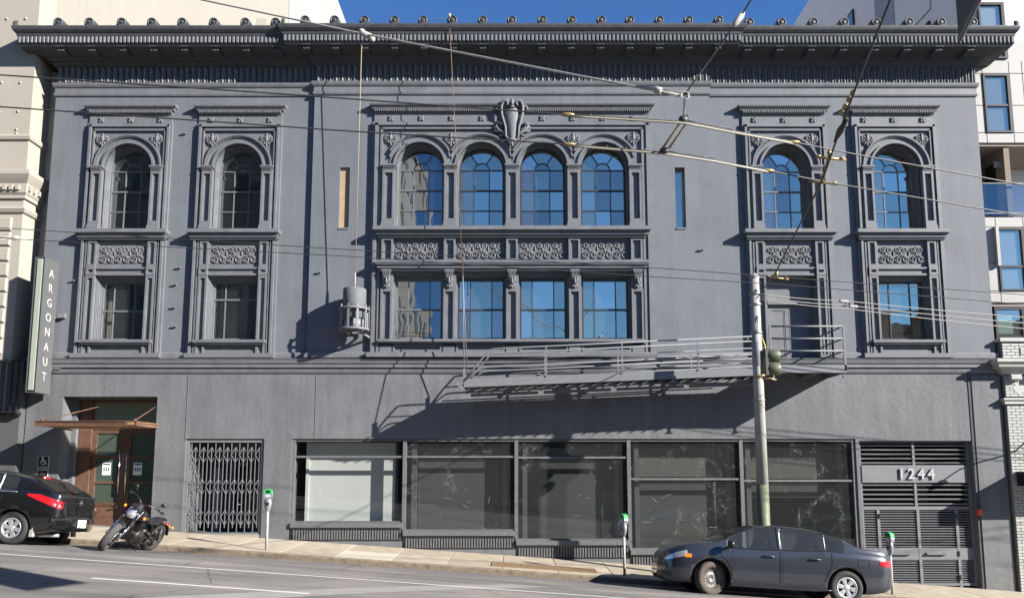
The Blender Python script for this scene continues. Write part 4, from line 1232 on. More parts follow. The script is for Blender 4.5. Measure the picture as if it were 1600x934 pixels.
# white paint daubs on the last pane
m = MB()
random.seed(21)
def daub(x, z, w, h, n=9):
    pts = [(x + w*math.cos(2*PI*k/n)*random.uniform(0.6, 1.1), z + h*math.sin(2*PI*k/n)*random.uniform(0.6, 1.1)) for k in range(n)]
    m.add([(px_, yf+0.004, pz_) for px_, pz_ in pts], [tuple(range(n))])
for x, z, w, h in ((7.6, 0.93, 0.22, 0.13), (7.9, 0.98, 0.35, 0.09), (8.3, 0.97, 0.26, 0.12), (7.45, 1.08, 0.05, 0.12), (7.2, 1.05, 0.03, 0.14), (7.05, 1.15, 0.025, 0.07), (8.5, 0.96, 0.1, 0.13)): daub(x, z, w, h)
lsh(m).build('paint_daub', glass_mat('thin_whitewash', 0.08, (0.7, 0.75, 0.72), smear=2.0), sf)
m = MB()
for (x, z, s_) in ((-1.3, 1.75, 0.3), (-0.9, 1.45, 0.35), (1.0, 1.6, 0.3), (1.9, 1.3, 0.4), (3.4, 1.2, 0.35), (4.3, 1.1, 0.45), (5.1, 1.05, 0.3)):
    for k in range(3):
        a = random.uniform(0, 6); r_ = s_*random.uniform(0.3, 1.6); e_ = random.uniform(-0.5, 0.5)
        pts = [(x + r_*math.cos(a+t*0.22) + 0.25*k*e_, yf+0.004, z + r_*0.7*math.sin(a+t*0.22)) for t in range(4)]
        m.tube(pts, [0.002, 0.007, 0.006, 0.001], 4)
m.v = [(p[0], yf + 0.003 + (p[1]-yf)*0.1, p[2]) for p in m.v]
lsh(m).build('chalk_scrawl', mat('chalk', (0.13, 0.14, 0.135), 0.9, 0.2, 20), sf)

# --- louvred gate 1244
lg = thing('louvred_gate', 'charcoal slatted metal gate under a panel numbered 1244', 'gate', (10.18, 0.12, -0.65))
O = Vector((-10.18, -0.12, 0.65))
def lo(mb): mb.v = [tuple(Vector(p)+O) for p in mb.v]; return mb
yg_ = 0.12
for x in (8.80, 11.56): lo(MB().box(x-0.04, x+0.04, yg_-0.03, yg_+0.06, -0.9, 2.88)).build('gate_post', M_metal, lg)
lo(MB().box(8.84, 11.52, yg_-0.03, yg_+0.05, 2.82, 2.88)).build('gate_rail', M_slat, lg)
lo(MB().box(10.15, 10.21, yg_-0.025, yg_+0.04, 2.27, 2.82)).build('gate_rail', M_metal, lg)
lo(MB().box(10.15, 10.21, yg_-0.025, yg_+0.04, 1.24, 1.83)).build('gate_rail', M_metal, lg)
def slats(x0, x1, z0, z1, n, th=0.028):
    me = MB().box(-(x1-x0)/2, (x1-x0)/2, -0.012, 0.022, -th/2, th/2).mesh('slat', M_metal)
    for i in range(n):
        z = z0 + (z1-z0)*(i+0.5)/n
        put('slat', me, lg, Vector(((x0+x1)/2, yg_, z))+O, (0.35, 0, 0))
for a, b in ((8.84, 10.15), (10.21, 11.52)):
    slats(a, b, 2.27, 2.82, 5); slats(a, b, 1.24, 1.83, 5)
pn = lo(MB().bevbox(8.84, 11.50, yg_-0.05, yg_+0.03, 1.83, 2.27, 0.004)).build('number_panel', M_metal, lg)
for k, ch in enumerate('1244'):
    me = text_mesh(ch, 0.36, 0.012, bold=0.008); me.materials.append(M_letter if False else mat('pale_metal_digit', (0.32, 0.325, 0.33), 0.5, 0.0))
    put('house_number', me, pn, Vector((9.82 + k*0.25, yg_-0.08, 2.04))+O, (PI/2, 0, 0))
GX = [8.84, 9.17, 9.24, 10.18, 10.24, 11.14, 11.20, 11.52]
for x in (9.205, 10.20, 11.17): lo(MB().box(x-0.035, x+0.035, yg_-0.03, yg_+0.05, -0.80, 1.18)).build('gate_post', M_metal, lg)
lo(MB().box(8.84, 11.52, yg_-0.032, yg_+0.05, 1.16, 1.24)).build('gate_rail', M_metal, lg)
for a, b in ((8.84, 9.17), (9.24, 10.165), (10.235, 11.135), (11.205, 11.52)):
    slats(a, b, 0.22, 1.16, 15, 0.015); slats(a, b, -0.64, -0.07, 10, 0.015)
    lo(MB().box(a, b, yg_-0.025, yg_+0.03, -0.07, 0.22)).build('kick_panel', M_metal, lg)
    lo(MB().box(a, b, yg_-0.025, yg_+0.03, -0.70, -0.64)).build('gate_rail', M_metal, lg)
for x in (9.45, 10.34):
    lo(MB().box(x, x+0.5, yg_-0.09, yg_-0.05, 0.06, 0.10).box(x, x+0.05, yg_-0.06, yg_-0.02, 0.05, 0.11).box(x+0.45, x+0.5, yg_-0.06, yg_-0.02, 0.05, 0.11)).build('pull_handle', M_metal, lg)
for x, z in ((9.22, 1.0), (9.22, -0.3), (11.16, 1.0), (11.16, 0.08), (11.16, -0.5)):
    lo(MB().box(x-0.02, x+0.02, yg_-0.045, yg_-0.03, z-0.06, z+0.06)).build('hinge', M_black, lg)
m = MB(); m.box(8.72, 11.64, 1.8, 1.9, -1.2, 3.0); m.box(8.70, 8.74, 0.4, 1.8, -1.2, 3.0); m.box(11.62, 11.66, 0.45, 1.8, -1.2, 3.0); m.box(8.7, 11.66, 0.45, 1.8, 2.9, 3.0); m.build('passage', M_dark, B)
m = MB(); m.box(10.9, 11.3, 1.72, 1.78, 1.0, 2.4); m.build('passage_door', mat('ochre_door', (0.20, 0.16, 0.09), 0.7, 0.1, 2), B)
tag(MB().bevbox(11.60, 11.70, -0.12, -0.03, 1.02, 1.18, 0.01).build('alarm_box', mat('red_plastic', (0.55, 0.06, 0.03), 0.5, 0.05, 5)), 'small red box fixed to the pier beside the slatted gate', 'alarm box')

# ------------------------------------------------------------------ fire escape
fe = thing('fire_escape', 'grey steel fire escape platform with long counterbalanced stair raised level along the front', 'fire escape', (7.1, 0, 4.5))
FO = Vector((-7.1, 0, -4.5))
def fl_(mb): mb.v = [tuple(Vector(p)+FO) for p in mb.v]; return mb
PD = 1.3
fl_(MB().box(6.20, 8.02, -PD, -PD+0.03, 4.45, 4.64)).build('platform_fascia', M_metal, fe)
fl_(MB().box(7.99, 8.02, -PD+0.03, -0.02, 4.45, 4.64)).build('platform_fascia', M_metal, fe)
fl_(MB().box(6.20, 7.99, -PD+0.03, -0.02, 4.58, 4.61)).build('platform_deck', M_slat, fe)
for x in (6.6, 7.4): fl_(MB().box(x-0.03, x+0.03, -PD+0.03, 0, 4.46, 4.575)).build('joist', M_metal, fe)
for x in (6.28, 7.95):
    fl_(MB().bar((x, -PD+0.05, 4.45), (x, -PD+0.05, 4.30), 0.03).box(x-0.07, x+0.07, -PD+0.03, -PD+0.07, 4.285, 4.30)).build('drop_bolt', M_metal, fe)
for z in (4.98, 5.28, 5.58):
    fl_(MB().tube([(6.24, -PD+0.02, z), (7.98, -PD+0.02, z)], 0.022, 8)).build('guard_rail', M_metal, fe)
    fl_(MB().tube([(7.98, -PD+0.02, z), (7.98, -0.02, z)], 0.022, 8)).build('guard_rail', M_metal, fe)
for x, y in ((6.22, -PD+0.02), (8.0, -PD+0.02), (8.0, -0.06)):
    fl_(MB().box(x-0.025, x+0.025, y-0.02, y+0.02, 4.5, 5.61)).build('post', M_metal, fe)
# the raised stair: two stringers, treads on edge, hand rails
SA = Vector((-1.15, 0, 4.20)); SB = Vector((6.15, 0, 4.50))
def sp(t, y, dz=0.0):
    p = SA.lerp(SB, t); return (p.x, y, p.z+dz)
ya, yb = -1.26, -0.55
for y in (ya, yb):
    q = MB(); a0, a1 = sp(0, y), sp(1, y)
    q.add([(a0[0], y-0.02, a0[2]-0.10), (a1[0], y-0.02, a1[2]-0.10), (a1[0], y-0.02, a1[2]+0.10), (a0[0], y-0.02, a0[2]+0.10),
           (a0[0], y+0.02, a0[2]-0.10), (a1[0], y+0.02, a1[2]-0.10), (a1[0], y+0.02, a1[2]+0.10), (a0[0], y+0.02, a0[2]+0.10)],
          [(0,1,2,3),(7,6,5,4),(0,4,5,1),(1,5,6,2),(2,6,7,3),(3,7,4,0)])
    fl_(q).build('stringer', M_metal, fe)
tr_me = MB().xprism([(0.02,-0.012),((yb-ya)-0.02,-0.012),((yb-ya)-0.02,0.012),(0.02,0.012)], -0.15, 0.13).box(0.118, 0.142, 0.02, (yb-ya)-0.02, 0.012, 0.15).mesh('tread', M_slat)
for i in range(24):
    p = sp((i+0.5)/24.0, ya, -0.13); o = put('tread', tr_me, fe, Vector(p)+FO, (0, -0.42, 0))
a0, a1 = sp(0.0, 0, -0.105), sp(1.0, 0, -0.105)
fl_(MB().add([(a0[0], ya+.02, a0[2]), (a1[0], ya+.02, a1[2]), (a1[0], yb-.02, a1[2]), (a0[0], yb-.02, a0[2]), (a0[0], ya+.02, a0[2]+.01), (a1[0], ya+.02, a1[2]+.01), (a1[0], yb-.02, a1[2]+.01), (a0[0], yb-.02, a0[2]+.01)], [(3,2,1,0),(4,5,6,7),(0,1,5,4),(2,3,7,6),(1,2,6,5),(3,0,4,7)])).build('stair_shadow_plate', M_slat, fe)  # added plate under the treads, closes gaps so the stair's shadow falls solid
for i in range(4):
    t0 = 0.02+i*0.243; a0, a1 = sp(t0, ya+0.35, -0.26), sp(t0+0.225, ya+0.35, -0.26)
    fl_(MB().bar(a0, a1, 0.03, 0.07)).build('counter_bar', M_metal, fe)
for y in (ya-0.03, yb+0.03):
    for h_, t0 in ((0.36, 0.055), (0.80, 0.085)):
        base = sp(0.0, y, 0.05)
        pts = [base, sp(t0*0.5, y, h_*0.55), sp(t0, y, h_-0.02), sp(t0+0.02, y, h_), sp(0.985, y, h_+0.05)]
        fl_(MB().tube(pts, 0.019, 8)).build('hand_rail', M_metal, fe)
    for h_ in (0.17, 0.52): fl_(MB().tube([sp(0.04 + h_*0.02, y, h_), sp(0.985, y, h_+0.04)], 0.014, 6)).build('mid_rail', M_metal, fe)
    for t in (0.27, 0.52, 0.77):
        fl_(MB().bar(sp(t, y, 0.08), sp(t, y, 0.83), 0.03)).build('post', M_metal, fe)
q = MB(); q.bar(sp(0, ya, 0.0), sp(0, ya, 0.35), 0.05); q.bar(sp(0, yb, 0), sp(0, yb, 0.3), 0.04); q.bar(sp(0, ya), sp(0, yb), 0.06); q.tube([sp(-0.02, ya), sp(-0.03, ya, -0.05), sp(-0.005, ya, -0.1)], 0.018, 6)
fl_(q).build('stair_foot', M_metal, fe)
q = MB(); q.tube([(6.15, ya, 4.52), (6.15, yb, 4.52)], 0.05, 10); fl_(q).build('pivot', M_metal, fe)
for t in (0.25, 0.52, 0.78):
    p = sp(t, -0.28, 0.02); fl_(MB().box(p[0]-0.04, p[0]+0.04, -0.56, -0.02, 4.5, 4.56)).build('rest_bracket', M_metal, fe)
# bridle and cable up to the roof pulley
def cable(name, pts, r, material, label, cat='cable', group=None, n=6):
    base = Vector(pts[0]); q = MB().tube([Vector(p)-base for p in pts], r, n)
    return tag(q.build(name, material, None, base), label, cat, group)
top = Vector((-1.62, -0.88, 13.62)); kn = Vector((-1.22, -0.92, 6.95))
br = thing('lifting_cable', 'thin rusty cable with two-legged bridle holding up the stair foot', 'cable', kn)
for e_ in (sp(0, ya, 0.32), sp(0.005, yb, 0.3)):
    MB().tube([Vector(e_)-kn, (0, 0, 0)], 0.011, 6).build('bridle_leg', M_metal, br)
MB().tube([(0, 0, 0), top-kn], 0.009, 6).build('cable', mat('rusty_cable', (0.14, 0.08, 0.05), 0.7, 0.2, 20), br)
q = MB()
for k in range(4): q.blob((0, 0, 0.05+0.1*k), (0.014, 0.014, 0.03))
q.lathe([(0.02, -0.02), (0.03, 0), (0.02, 0.02), (0.012, 0)], 8, 'y', (0, 0, 0.0)); q.build('cable_clamp', M_rust, br)
# roof pulley
pl = thing('roof_pulley', 'small pulley block standing on the cornice above the lifting cable', 'pulley', (-1.62, -0.80, 13.60))
MB().box(-0.07, 0.07, -0.02, 0.10, 0.0, 0.20).build('pulley_bracket', M_black, pl)
MB().lathe([(0.03, -0.03), (0.09, -0.03), (0.07, 0.0), (0.09, 0.03), (0.03, 0.03)], 16, 'x', (0, -0.05, 0.22)).build('pulley_wheel', M_concpole, pl)
cable('roof_cable', [(-1.62, -0.74, 13.86), (-3.9, -0.3, 13.72)], 0.008, M_wire, 'dark cable running along the roof edge left from the pulley')
# counterweight
cw = thing('counterweight', 'grey drum counterweight in a round bar cage hanging on the front by a cable', 'counterweight', (-3.97, -0.52, 5.60))
m = MB(); m.lathe([(0.0, 0.30), (0.27, 0.30), (0.29, 0.32), (0.29, 1.06), (0.27, 1.08), (0.0, 1.08)], 28); m.build('drum', mat('drum_grey', (0.105, 0.11, 0.12), 0.7, 0.15, 6, 0.1, 40, spec=0.2), cw)
m = MB(); m.lathe([(0.0, 0.02), (0.25, 0.02), (0.25, 0.30), (0.0, 0.30)], 24); m.build('drum_core', M_metal, cw)
for z in (0.0, 0.52):
    m = MB(); m.lathe([(0.35, z), (0.39, z), (0.39, z+0.05), (0.35, z+0.05), (0.35, z)], 28); m.build('cage_ring', M_metal, cw)
cb = MB().box(-0.025, 0.025, -0.012, 0.012, 0.0, 0.64).mesh('cage_bar', M_metal)
for k in range(10):
    a = 2*PI*k/10+0.1; put('cage_bar', cb, cw, (0.372*math.cos(a), 0.372*math.sin(a), 0.0), (0, 0, a+PI/2))
m = MB(); m.box(-0.03, 0.03, 0.36, 0.42, 0.0, 0.05); m.box(-0.03, 0.03, 0.36, 0.42, 0.52, 0.57); m.box(-0.36, 0.36, -0.03, 0.03, -0.02, 0.01); m.bar((0.1, -0.3, 0.0), (0.36, 0.40, -0.12), 0.05); m.build('cage_bracket', M_metal, cw)
m = MB(); m.tube([(0, 0, 1.08), (0, 0, 1.5)], 0.018, 8)
for k in range(4): m.blob((0, 0, 1.14+0.08*k), (0.028, 0.028, 0.02))
m.build('hanger_rod', M_concpole, cw)
m = MB(); m.tube([(0, 0, 1.5), (0.06, -0.22, 7.6)], 0.010, 6); m.build('hanging_cable', mat('tan_rope', (0.28, 0.22, 0.15), 0.8, 0.1, 20), cw)

# ------------------------------------------------------------------ neighbours
# --- cream building on the left
cr = thing('cream_building', 'tall cream rendered building with moulded corner bay left of the grey front', 'building', (-12.65, 0, 0))
def cl(mb): mb.v = [(p[0]+12.65, p[1], p[2]) for p in mb.v]; return mb
XB = -12.66
cl(MB().box(-24, XB, -0.28, 0.5, 4.9, 40)).build('wall', M_cream, cr)
cl(MB().box(XB, XL-0.01, 0.5, 0.8, -1, 13.0)).build('wall', M_cream, cr)
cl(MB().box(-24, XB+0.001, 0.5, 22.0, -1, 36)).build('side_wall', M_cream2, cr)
cl(MB().box(-24, XB+0.06, 22.0, 90.0, -1, 36)).build('side_wall', M_white, cr)
q = MB(); q.add([(XB, 15.6, 21.6), (XB, 19.6, 21.6), (XB, 16.8, 24.4), (XB+0.5, 15.6, 21.6), (XB+0.5, 16.8, 24.4)], [(0,2,1),(0,3,4,2),(3,1,4),(2,4,1),(0,1,3)])
cl(q).build('wall_fin', M_cream2, cr)
def bayband(prof, name, ysw=0.42):
    cl(MB().sweep(prof, [(-24, -0.28), (XB, -0.28), (XB, ysw)])).build(name, M_cream, cr)
bayband([(0,10.70),(0.05,10.72),(0.07,10.80),(0.04,10.86),(0,10.88)], 'string_course')
bayband([(0,9.10),(0.06,9.12),(0.06,9.2),(0.10,9.26),(0.10,9.50),(0.17,9.62),(0.22,9.72),(0.22,9.82),(0.1,9.88),(0,9.9)], 'bay_cornice')
bayband([(0,8.72),(0.05,8.75),(0.09,8.84),(0.05,8.9),(0,8.9)], 'string_course')
dn = cl(MB().box(0-12.65, 0.09-12.65, -0.06, 0, 0, 0.13)).mesh('dentil', M_cream)
for i in range(9): put('dentil', dn, cr, (-0.16-0.17*i, -0.38, 9.32))
for i in range(3): put('dentil', dn, cr, (0.07, -0.25+0.2*i, 9.32))
st = MB().bevbox(0, 1.1, -0.05, 0, 0, 0.36, 0.03).mesh('quoin_stone', M_cream)
for i in range(9): put('quoin_stone', st, cr, (-1.36, -0.28, 8.26 - i*0.40))
bolt = MB().lathe([(0, -0.03), (0.03, -0.02), (0.035, 0)], 8, 'y').mesh('anchor_bolt', M_cream)
for x in (-0.35, -0.85):
    for z in (10.9, 11.5, 12.3, 13.2, 14.1, 11.0): put('anchor_bolt', bolt, cr, (x, -0.28, z))
cl(MB().box(-24, XL-0.16, -0.24, 0.5, -1, 4.9)).build('shop_base', M_slat, cr)
cl(MB().box(-24, -12.42, -0.30, -0.24, 0.6, 2.0)).build('shop_panel', M_dark, cr)
rl = thing('balcony_railing', 'black iron bar railing over the dark shop left of the blade sign', 'railing', (-12.6, -0.45, 3.55))
MB().box(-1.5, 0.28, -0.02, 0.02, 1.28, 1.33).build('top_rail', M_black, rl); MB().box(-1.5, 0.28, -0.02, 0.02, 0.0, 0.05).build('bottom_rail', M_black, rl); MB().box(-1.5, 0.28, -0.015, 0.015, 0.62, 0.65).build('mid_rail', M_black, rl)
rb = MB().box(-0.014, 0.014, -0.014, 0.014, 0.05, 1.28).mesh('railing_bar', M_black)
for i in range(9): put('railing_bar', rb, rl, (0.26-0.155*i, 0, 0))
MB().box(-1.5, 0.28, 0.03, 0.2, -0.05, 0.02).build('railing_base', M_black, rl)

# --- modern apartment block on the right
md = thing('apartment_block', 'modern apartment block with pale and grey cladding panels and recessed balconies at right', 'building', (12.6, 0.4, 0))
def ml(mb): mb.v = [(p[0]-12.6, p[1]-0.4, p[2]) for p in mb.v]; return mb
ml(MB().box(12.62, 30, 2.2, 40, -2, 22.0)).build('wall', M_panelg, md)
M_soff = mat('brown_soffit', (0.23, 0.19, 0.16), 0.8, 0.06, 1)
ml(MB().box(12.62, 30, 0.45, 2.2, 10.92, 13.9)).build('upper_block', M_panelw, md)
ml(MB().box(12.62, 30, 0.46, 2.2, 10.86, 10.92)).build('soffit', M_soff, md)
ml(MB().box(12.62, 30, 0.45, 2.2, 6.5, 8.86)).build('lower_block', M_panelw, md)
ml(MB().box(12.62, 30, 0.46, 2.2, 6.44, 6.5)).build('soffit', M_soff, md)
ml(MB().box(12.62, 30, 0.45, 2.2, 13.9, 22.0)).build('top_block', M_panelg, md)
# loggia walls
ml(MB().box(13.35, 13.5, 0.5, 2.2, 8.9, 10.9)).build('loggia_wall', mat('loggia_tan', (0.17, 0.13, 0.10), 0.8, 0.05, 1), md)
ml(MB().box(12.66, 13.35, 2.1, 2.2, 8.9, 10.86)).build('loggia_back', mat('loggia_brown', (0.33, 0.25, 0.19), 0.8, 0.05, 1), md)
ml(MB().box(12.68, 12.95, 2.05, 2.1, 8.9, 10.4)).build('loggia_door', M_black, md)
ml(MB().box(13.32, 13.35, 0.9, 1.35, 8.9, 10.55)).build('loggia_door', M_black, md)
for x, y, z in ((13.16, 2.0, 10.05), (13.30, 0.75, 10.35)): ml(MB().bevbox(x-0.09, x+0.09, y-0.1, y, z, z+0.16, 0.02)).build('wall_heater', M_panelw, md)
ml(MB().lathe([(0, 0), (0.05, 0), (0.06, 0.01)], 12, 'z', (13.1, 1.2, 10.85))).build('downlight', M_panelw, md)
q = MB(); q.add([(12.66,0.42,8.9),(14.5,0.42,8.9),(14.5,0.42,9.78),(12.66,0.42,9.78)], [(0,1,2,3)]); gp = ml(q).build('glass_balustrade', G_rail, md)
ml(MB().box(12.66, 14.5, 0.40, 0.44, 9.78, 9.81)).build('balustrade_rail', M_slat, md)
ml(MB().box(12.66, 14.5, 0.40, 0.44, 8.95, 8.98)).build('balustrade_rail', M_slat, md)
# cladding panels on the front blocks
def panels(xs, zs, skip=()):
    for i in range(len(xs)-1):
        for j in range(len(zs)-1):
            if (i, j) in skip: continue
            ml(MB().bevbox(xs[i]+0.008, xs[i+1]-0.008, 0.41, 0.45, zs[j]+0.008, zs[j+1]-0.008, 0.003)).build('cladding_panel', M_panelw, md)
panels([12.62, 12.88, 13.62, 13.98, 14.6], [10.93, 11.22, 12.0, 12.92, 13.3], ((1, 1), (1, 2)))
panels([12.62, 12.92, 13.66, 14.2], [6.52, 6.84, 7.6, 8.58, 8.86], ((1, 1), (1, 2)))
def mwin(x0, x1, z0, z1, zm):
    w = ml(MB().box(x0, x0+0.05, 0.38, 0.5, z0, z1).box(x1-0.09, x1, 0.38, 0.5, z0, z1).box(x0+0.05, x1-0.09, 0.38, 0.5, z1-0.08, z1).box(x0+0.05, x1-0.09, 0.38, 0.5, z0, z0+0.05).box(x0+0.05, x1-0.09, 0.39, 0.5, zm-0.03, zm+0.03)).build('window', M_black, md)
    for a, b in ((z0+0.05, zm-0.03), (zm+0.03, z1-0.08)):
        q = MB(); q.add([(x0+0.05,0.43,a),(x1-0.09,0.43,a),(x1-0.09,0.43,b),(x0+0.05,0.43,b)], [(0,1,2,3)]); ml(q).build('pane', G_win, w)
    ml(MB().box(x0+0.05, x1-0.3, 0.46, 0.47, zm+0.1, z1-0.25)).build('window_blind', mat('pale_green_blind', (0.45, 0.62, 0.52), 0.8, 0.05, 2), w)
mwin(12.88, 13.62, 11.22, 12.92, 12.0); mwin(12.92, 13.66, 6.84, 8.58, 7.5); mwin(12.9, 13.62, 13.35, 15.0, 14.1)
ml(MB().box(12.85, 12.93, 0.30, 0.40, 7.5, 8.58)).build('open_casement', M_panelw, md)
mwin(12.70, 13.5, 5.2, 6.42, 5.6)
# side wall: panels, windows and a loggia opening
for k, (ya_, yb_) in enumerate(((2.2, 4.3), (4.32, 5.6), (5.62, 8.2), (8.22, 10.8), (10.82, 13.4), (13.42, 16.0), (16.02, 19.0))):
    for z0, z1 in ((12.5, 15.9), (15.92, 19.0)):
        if k == 0 and z0 < 13: continue
        ml(MB().box(12.58, 12.615, ya_+0.01, yb_-0.01, z0+0.01, z1-0.01)).build('cladding_panel', M_panelg if k != 1 else mat('blue_grey_cladding', (0.22, 0.24, 0.30), 0.5, 0.05, 1), md)
ml(MB().box(12.57, 12.62, 2.3, 4.2, 13.2, 15.6)).build('loggia_opening', M_dark, md)
for ya_ in (7.2, 11.6, 15.2):
    w = ml(MB().box(12.52, 12.60, ya_, ya_+0.45, 15.2, 19.0)).build('side_window', M_black, md)
    q = MB(); q.add([(12.515, ya_+0.06, 15.3), (12.515, ya_+0.39, 15.3), (12.515, ya_+0.39, 18.9), (12.515, ya_+0.06, 18.9)], [(3,2,1,0)]); ml(q).build('pane', G_win, w)

# --- white painted brick building at the right edge
bw = thing('brick_building', 'low white painted brick building with moulded parapet at the right edge', 'building', (12.5, -0.1, 0))
def bl(mb): mb.v = [(p[0]-12.5, p[1]+0.1, p[2]) for p in mb.v]; return mb
bl(MB().box(12.51, 20, -0.09, 0.40, -2, 5.40)).build('wall', M_mortar, bw)
bl(MB().sweep([(0,4.55),(0.08,4.58),(0.12,4.66),(0.26,4.72),(0.28,4.80),(0.34,4.84),(0.34,4.92),(0,4.97)], [(12.5, 0.0), (12.5, -0.12), (20, -0.12)])).build('parapet_cornice', M_brick, bw)
bl(MB().sweep([(0,5.40),(0.05,5.40),(0.05,5.48),(0.0,5.5)], [(12.5, 0.35), (12.5, -0.12), (20, -0.12)])).build('coping', M_brick, bw)
bl(MB().box(12.5, 20, -0.12, 0.3, 5.40, 5.44)).build('coping_top', M_brick, bw)
bl(MB().sweep([(0,3.78),(0.06,3.8),(0.06,3.86),(0.1,3.9),(0.1,3.94),(0,3.96)], [(12.5, -0.05), (12.5, -0.12), (20, -0.12)])).build('string_course', M_brick, bw)
for x in (12.72, 13.25): bl(MB().bevbox(x-0.14, x+0.14, -0.28, -0.10, 4.40, 4.54, 0.02)).build('parapet_block', M_brick, bw)
q = MB(); q.add([(12.86,-0.135,4.02),(13.04,-0.135,4.2),(12.86,-0.135,4.38),(12.68,-0.135,4.2),(12.86,-0.1,3.99),(13.07,-0.1,4.2),(12.86,-0.1,4.41),(12.65,-0.1,4.2)], [(0,1,2,3),(4,5,1,0),(5,6,2,1),(6,7,3,2),(7,4,0,3)])
bl(q).build('diamond_tile', M_brick, bw)
bl(MB().bevbox(12.95, 13.13, -0.15, -0.10, 5.05, 5.25, 0.01)).build('parapet_vent', M_panelw, bw)
br_me = MB().bevbox(0, 0.205, -0.03, 0.01, 0, 0.066, 0.006).mesh('brick', M_brick)
br_hf = MB().bevbox(0, 0.098, -0.03, 0.01, 0, 0.066, 0.006).mesh('brick', M_brick)
nrow = 0; z = -0.95
while z < 5.34:
    if not (3.72 < z < 3.96 or 4.50 < z < 4.96):
        x = 0.01
        if nrow % 2: put('brick', br_hf, bw, (x, 0, z)); x += 0.108
        while x < 0.75:
            put('brick', br_me, bw, (x, random.uniform(-0.002, 0.002), z)); x += 0.215
    z += 0.076; nrow += 1
aw = thing('dark_awning', 'dark box awning projecting from the white brick building at the right edge', 'awning', (12.62, -0.12, 1.75))
MB().box(0.0, 3.5, -0.75, 0.0, 0.30, 0.36).build('awning_top', M_black, aw); MB().box(0.0, 3.5, -0.78, -0.75, 0.0, 0.36).build('awning_valance', mat('brown_awning', (0.05, 0.04, 0.035), 0.8, 0.1, 4), aw); MB().box(0.0, 0.03, -0.75, 0.0, 0.0, 0.30).build('awning_end', M_black, aw)
la = thing('bracket_lamp', 'black bracket arm lamp above the dark awning', 'lamp', (12.62, -0.12, 2.6))
MB().tube([(0.0, 0, 0), (0.0, -0.5, 0.25), (0.0, -0.75, 0.2)], 0.018, 8).build('lamp_arm', M_black, la); MB().lathe([(0.03, 0.06), (0.06, 0.04), (0.10, -0.04), (0.09, -0.04), (0.0, 0.0)], 14, 'z', (0, -0.78, 0.17)).build('lamp_shade', M_black, la)

# --- street banner near the viewer: its lower corner hangs into the picture at the upper right
hp = thing('street_banner', 'dark street banner near the viewer hanging into the upper right corner', 'banner', (3.52, -14.4, 5.43), (0, 0, math.atan2(-0.957, -0.285)))
MB().box(0.0, 0.95, -0.012, 0.012, 0.0, 2.0).build('banner_sheet', mat('banner_charcoal', (0.03, 0.03, 0.033), 0.6, 0.1, 3), hp)
MB().tube([(0.0, 0, 0.0), (0.97, 0, 0.0)], 0.018, 8).build('bottom_rod', mat('banner_rod', (0.12, 0.13, 0.15), 0.3, 0.0, metal=0.5), hp)
MB().tube([(0.0, 0, 2.0), (2.69, 1.82, 2.05)], 0.03, 8).build('banner_arm', M_slat, hp)
MB().tube([(2.69, 1.82, -5.3), (2.69, 1.82, 3.0)], 0.09, 12).build('banner_pole', M_slat, hp)

# --- added buildings behind the viewer, out of view, for the windows to reflect
M_far = mat('far_side_render', (0.15, 0.14, 0.12), 0.8, 0.1, 0.4)
def reflection_house(name, label, x0, x1, y0, y1, h, floors, extra=None):
    t = thing(name, label, 'building', ((x0+x1)/2, y1, 0)); c = (x0+x1)/2
    MB().box(x0-c, x1-c, y0-y1, 0, -3, h).build('wall', M_far, t)
    n = max(3, int((x1-x0)/2.6)); wm = MB().box(-0.6, 0.6, 0.0, 0.04, 0, 1.7).mesh('window', M_sash)
    for f in range(floors):
        for i in range(n):
            put('window', wm, t, (x0-c + (x1-x0)*(i+0.5)/n, 0.0, 1.0 + f*3.4))
    MB().box(x0-c-0.2, x1-c+0.2, y0-y1, 0.3, h, h+0.3).build('parapet', M_far, t)
    for f in range(floors):
        for i in range(5): put('window', wm, t, (x1-c, -2.0-3.0*i, 1.0 + f*3.4), (0, 0, -PI/2))
    if extra: extra(t, c, y1)
    return t
reflection_house('reflection_building', 'added unseen tall building across the street for the left windows to reflect', -44, -7.0, -42, -25, 25, 7)
reflection_house('reflection_building', 'added unseen low building behind the viewer for window reflections', -6.8, 17.0, -38, -25, 6.2, 1)
reflection_house('reflection_building', 'added unseen three-storey building behind the viewer at right for window reflections', 17.2, 42, -45, -27, 11, 3)

# ------------------------------------------------------------------ vehicles
def table(pts):
    xs = [p[0] for p in pts]; ys = [p[1] for p in pts]; n = len(pts)
    d = [(ys[i+1]-ys[i])/(xs[i+1]-xs[i]) for i in range(n-1)]
    t = [d[0]] + [0.0 if d[i-1]*d[i] <= 0 else 2*d[i-1]*d[i]/(d[i-1]+d[i]) for i in range(1, n-1)] + [d[-1]]
    def f(x):
        x = min(max(x, xs[0]), xs[-1])
        i = 0
        while i < n-2 and x > xs[i+1]: i += 1
        h = xs[i+1]-xs[i]; s = (x-xs[i])/h
        return ys[i]*(1+2*s)*(1-s)**2 + h*t[i]*s*(1-s)**2 + ys[i+1]*s*s*(3-2*s) + h*t[i+1]*s*s*(s-1)
    return f

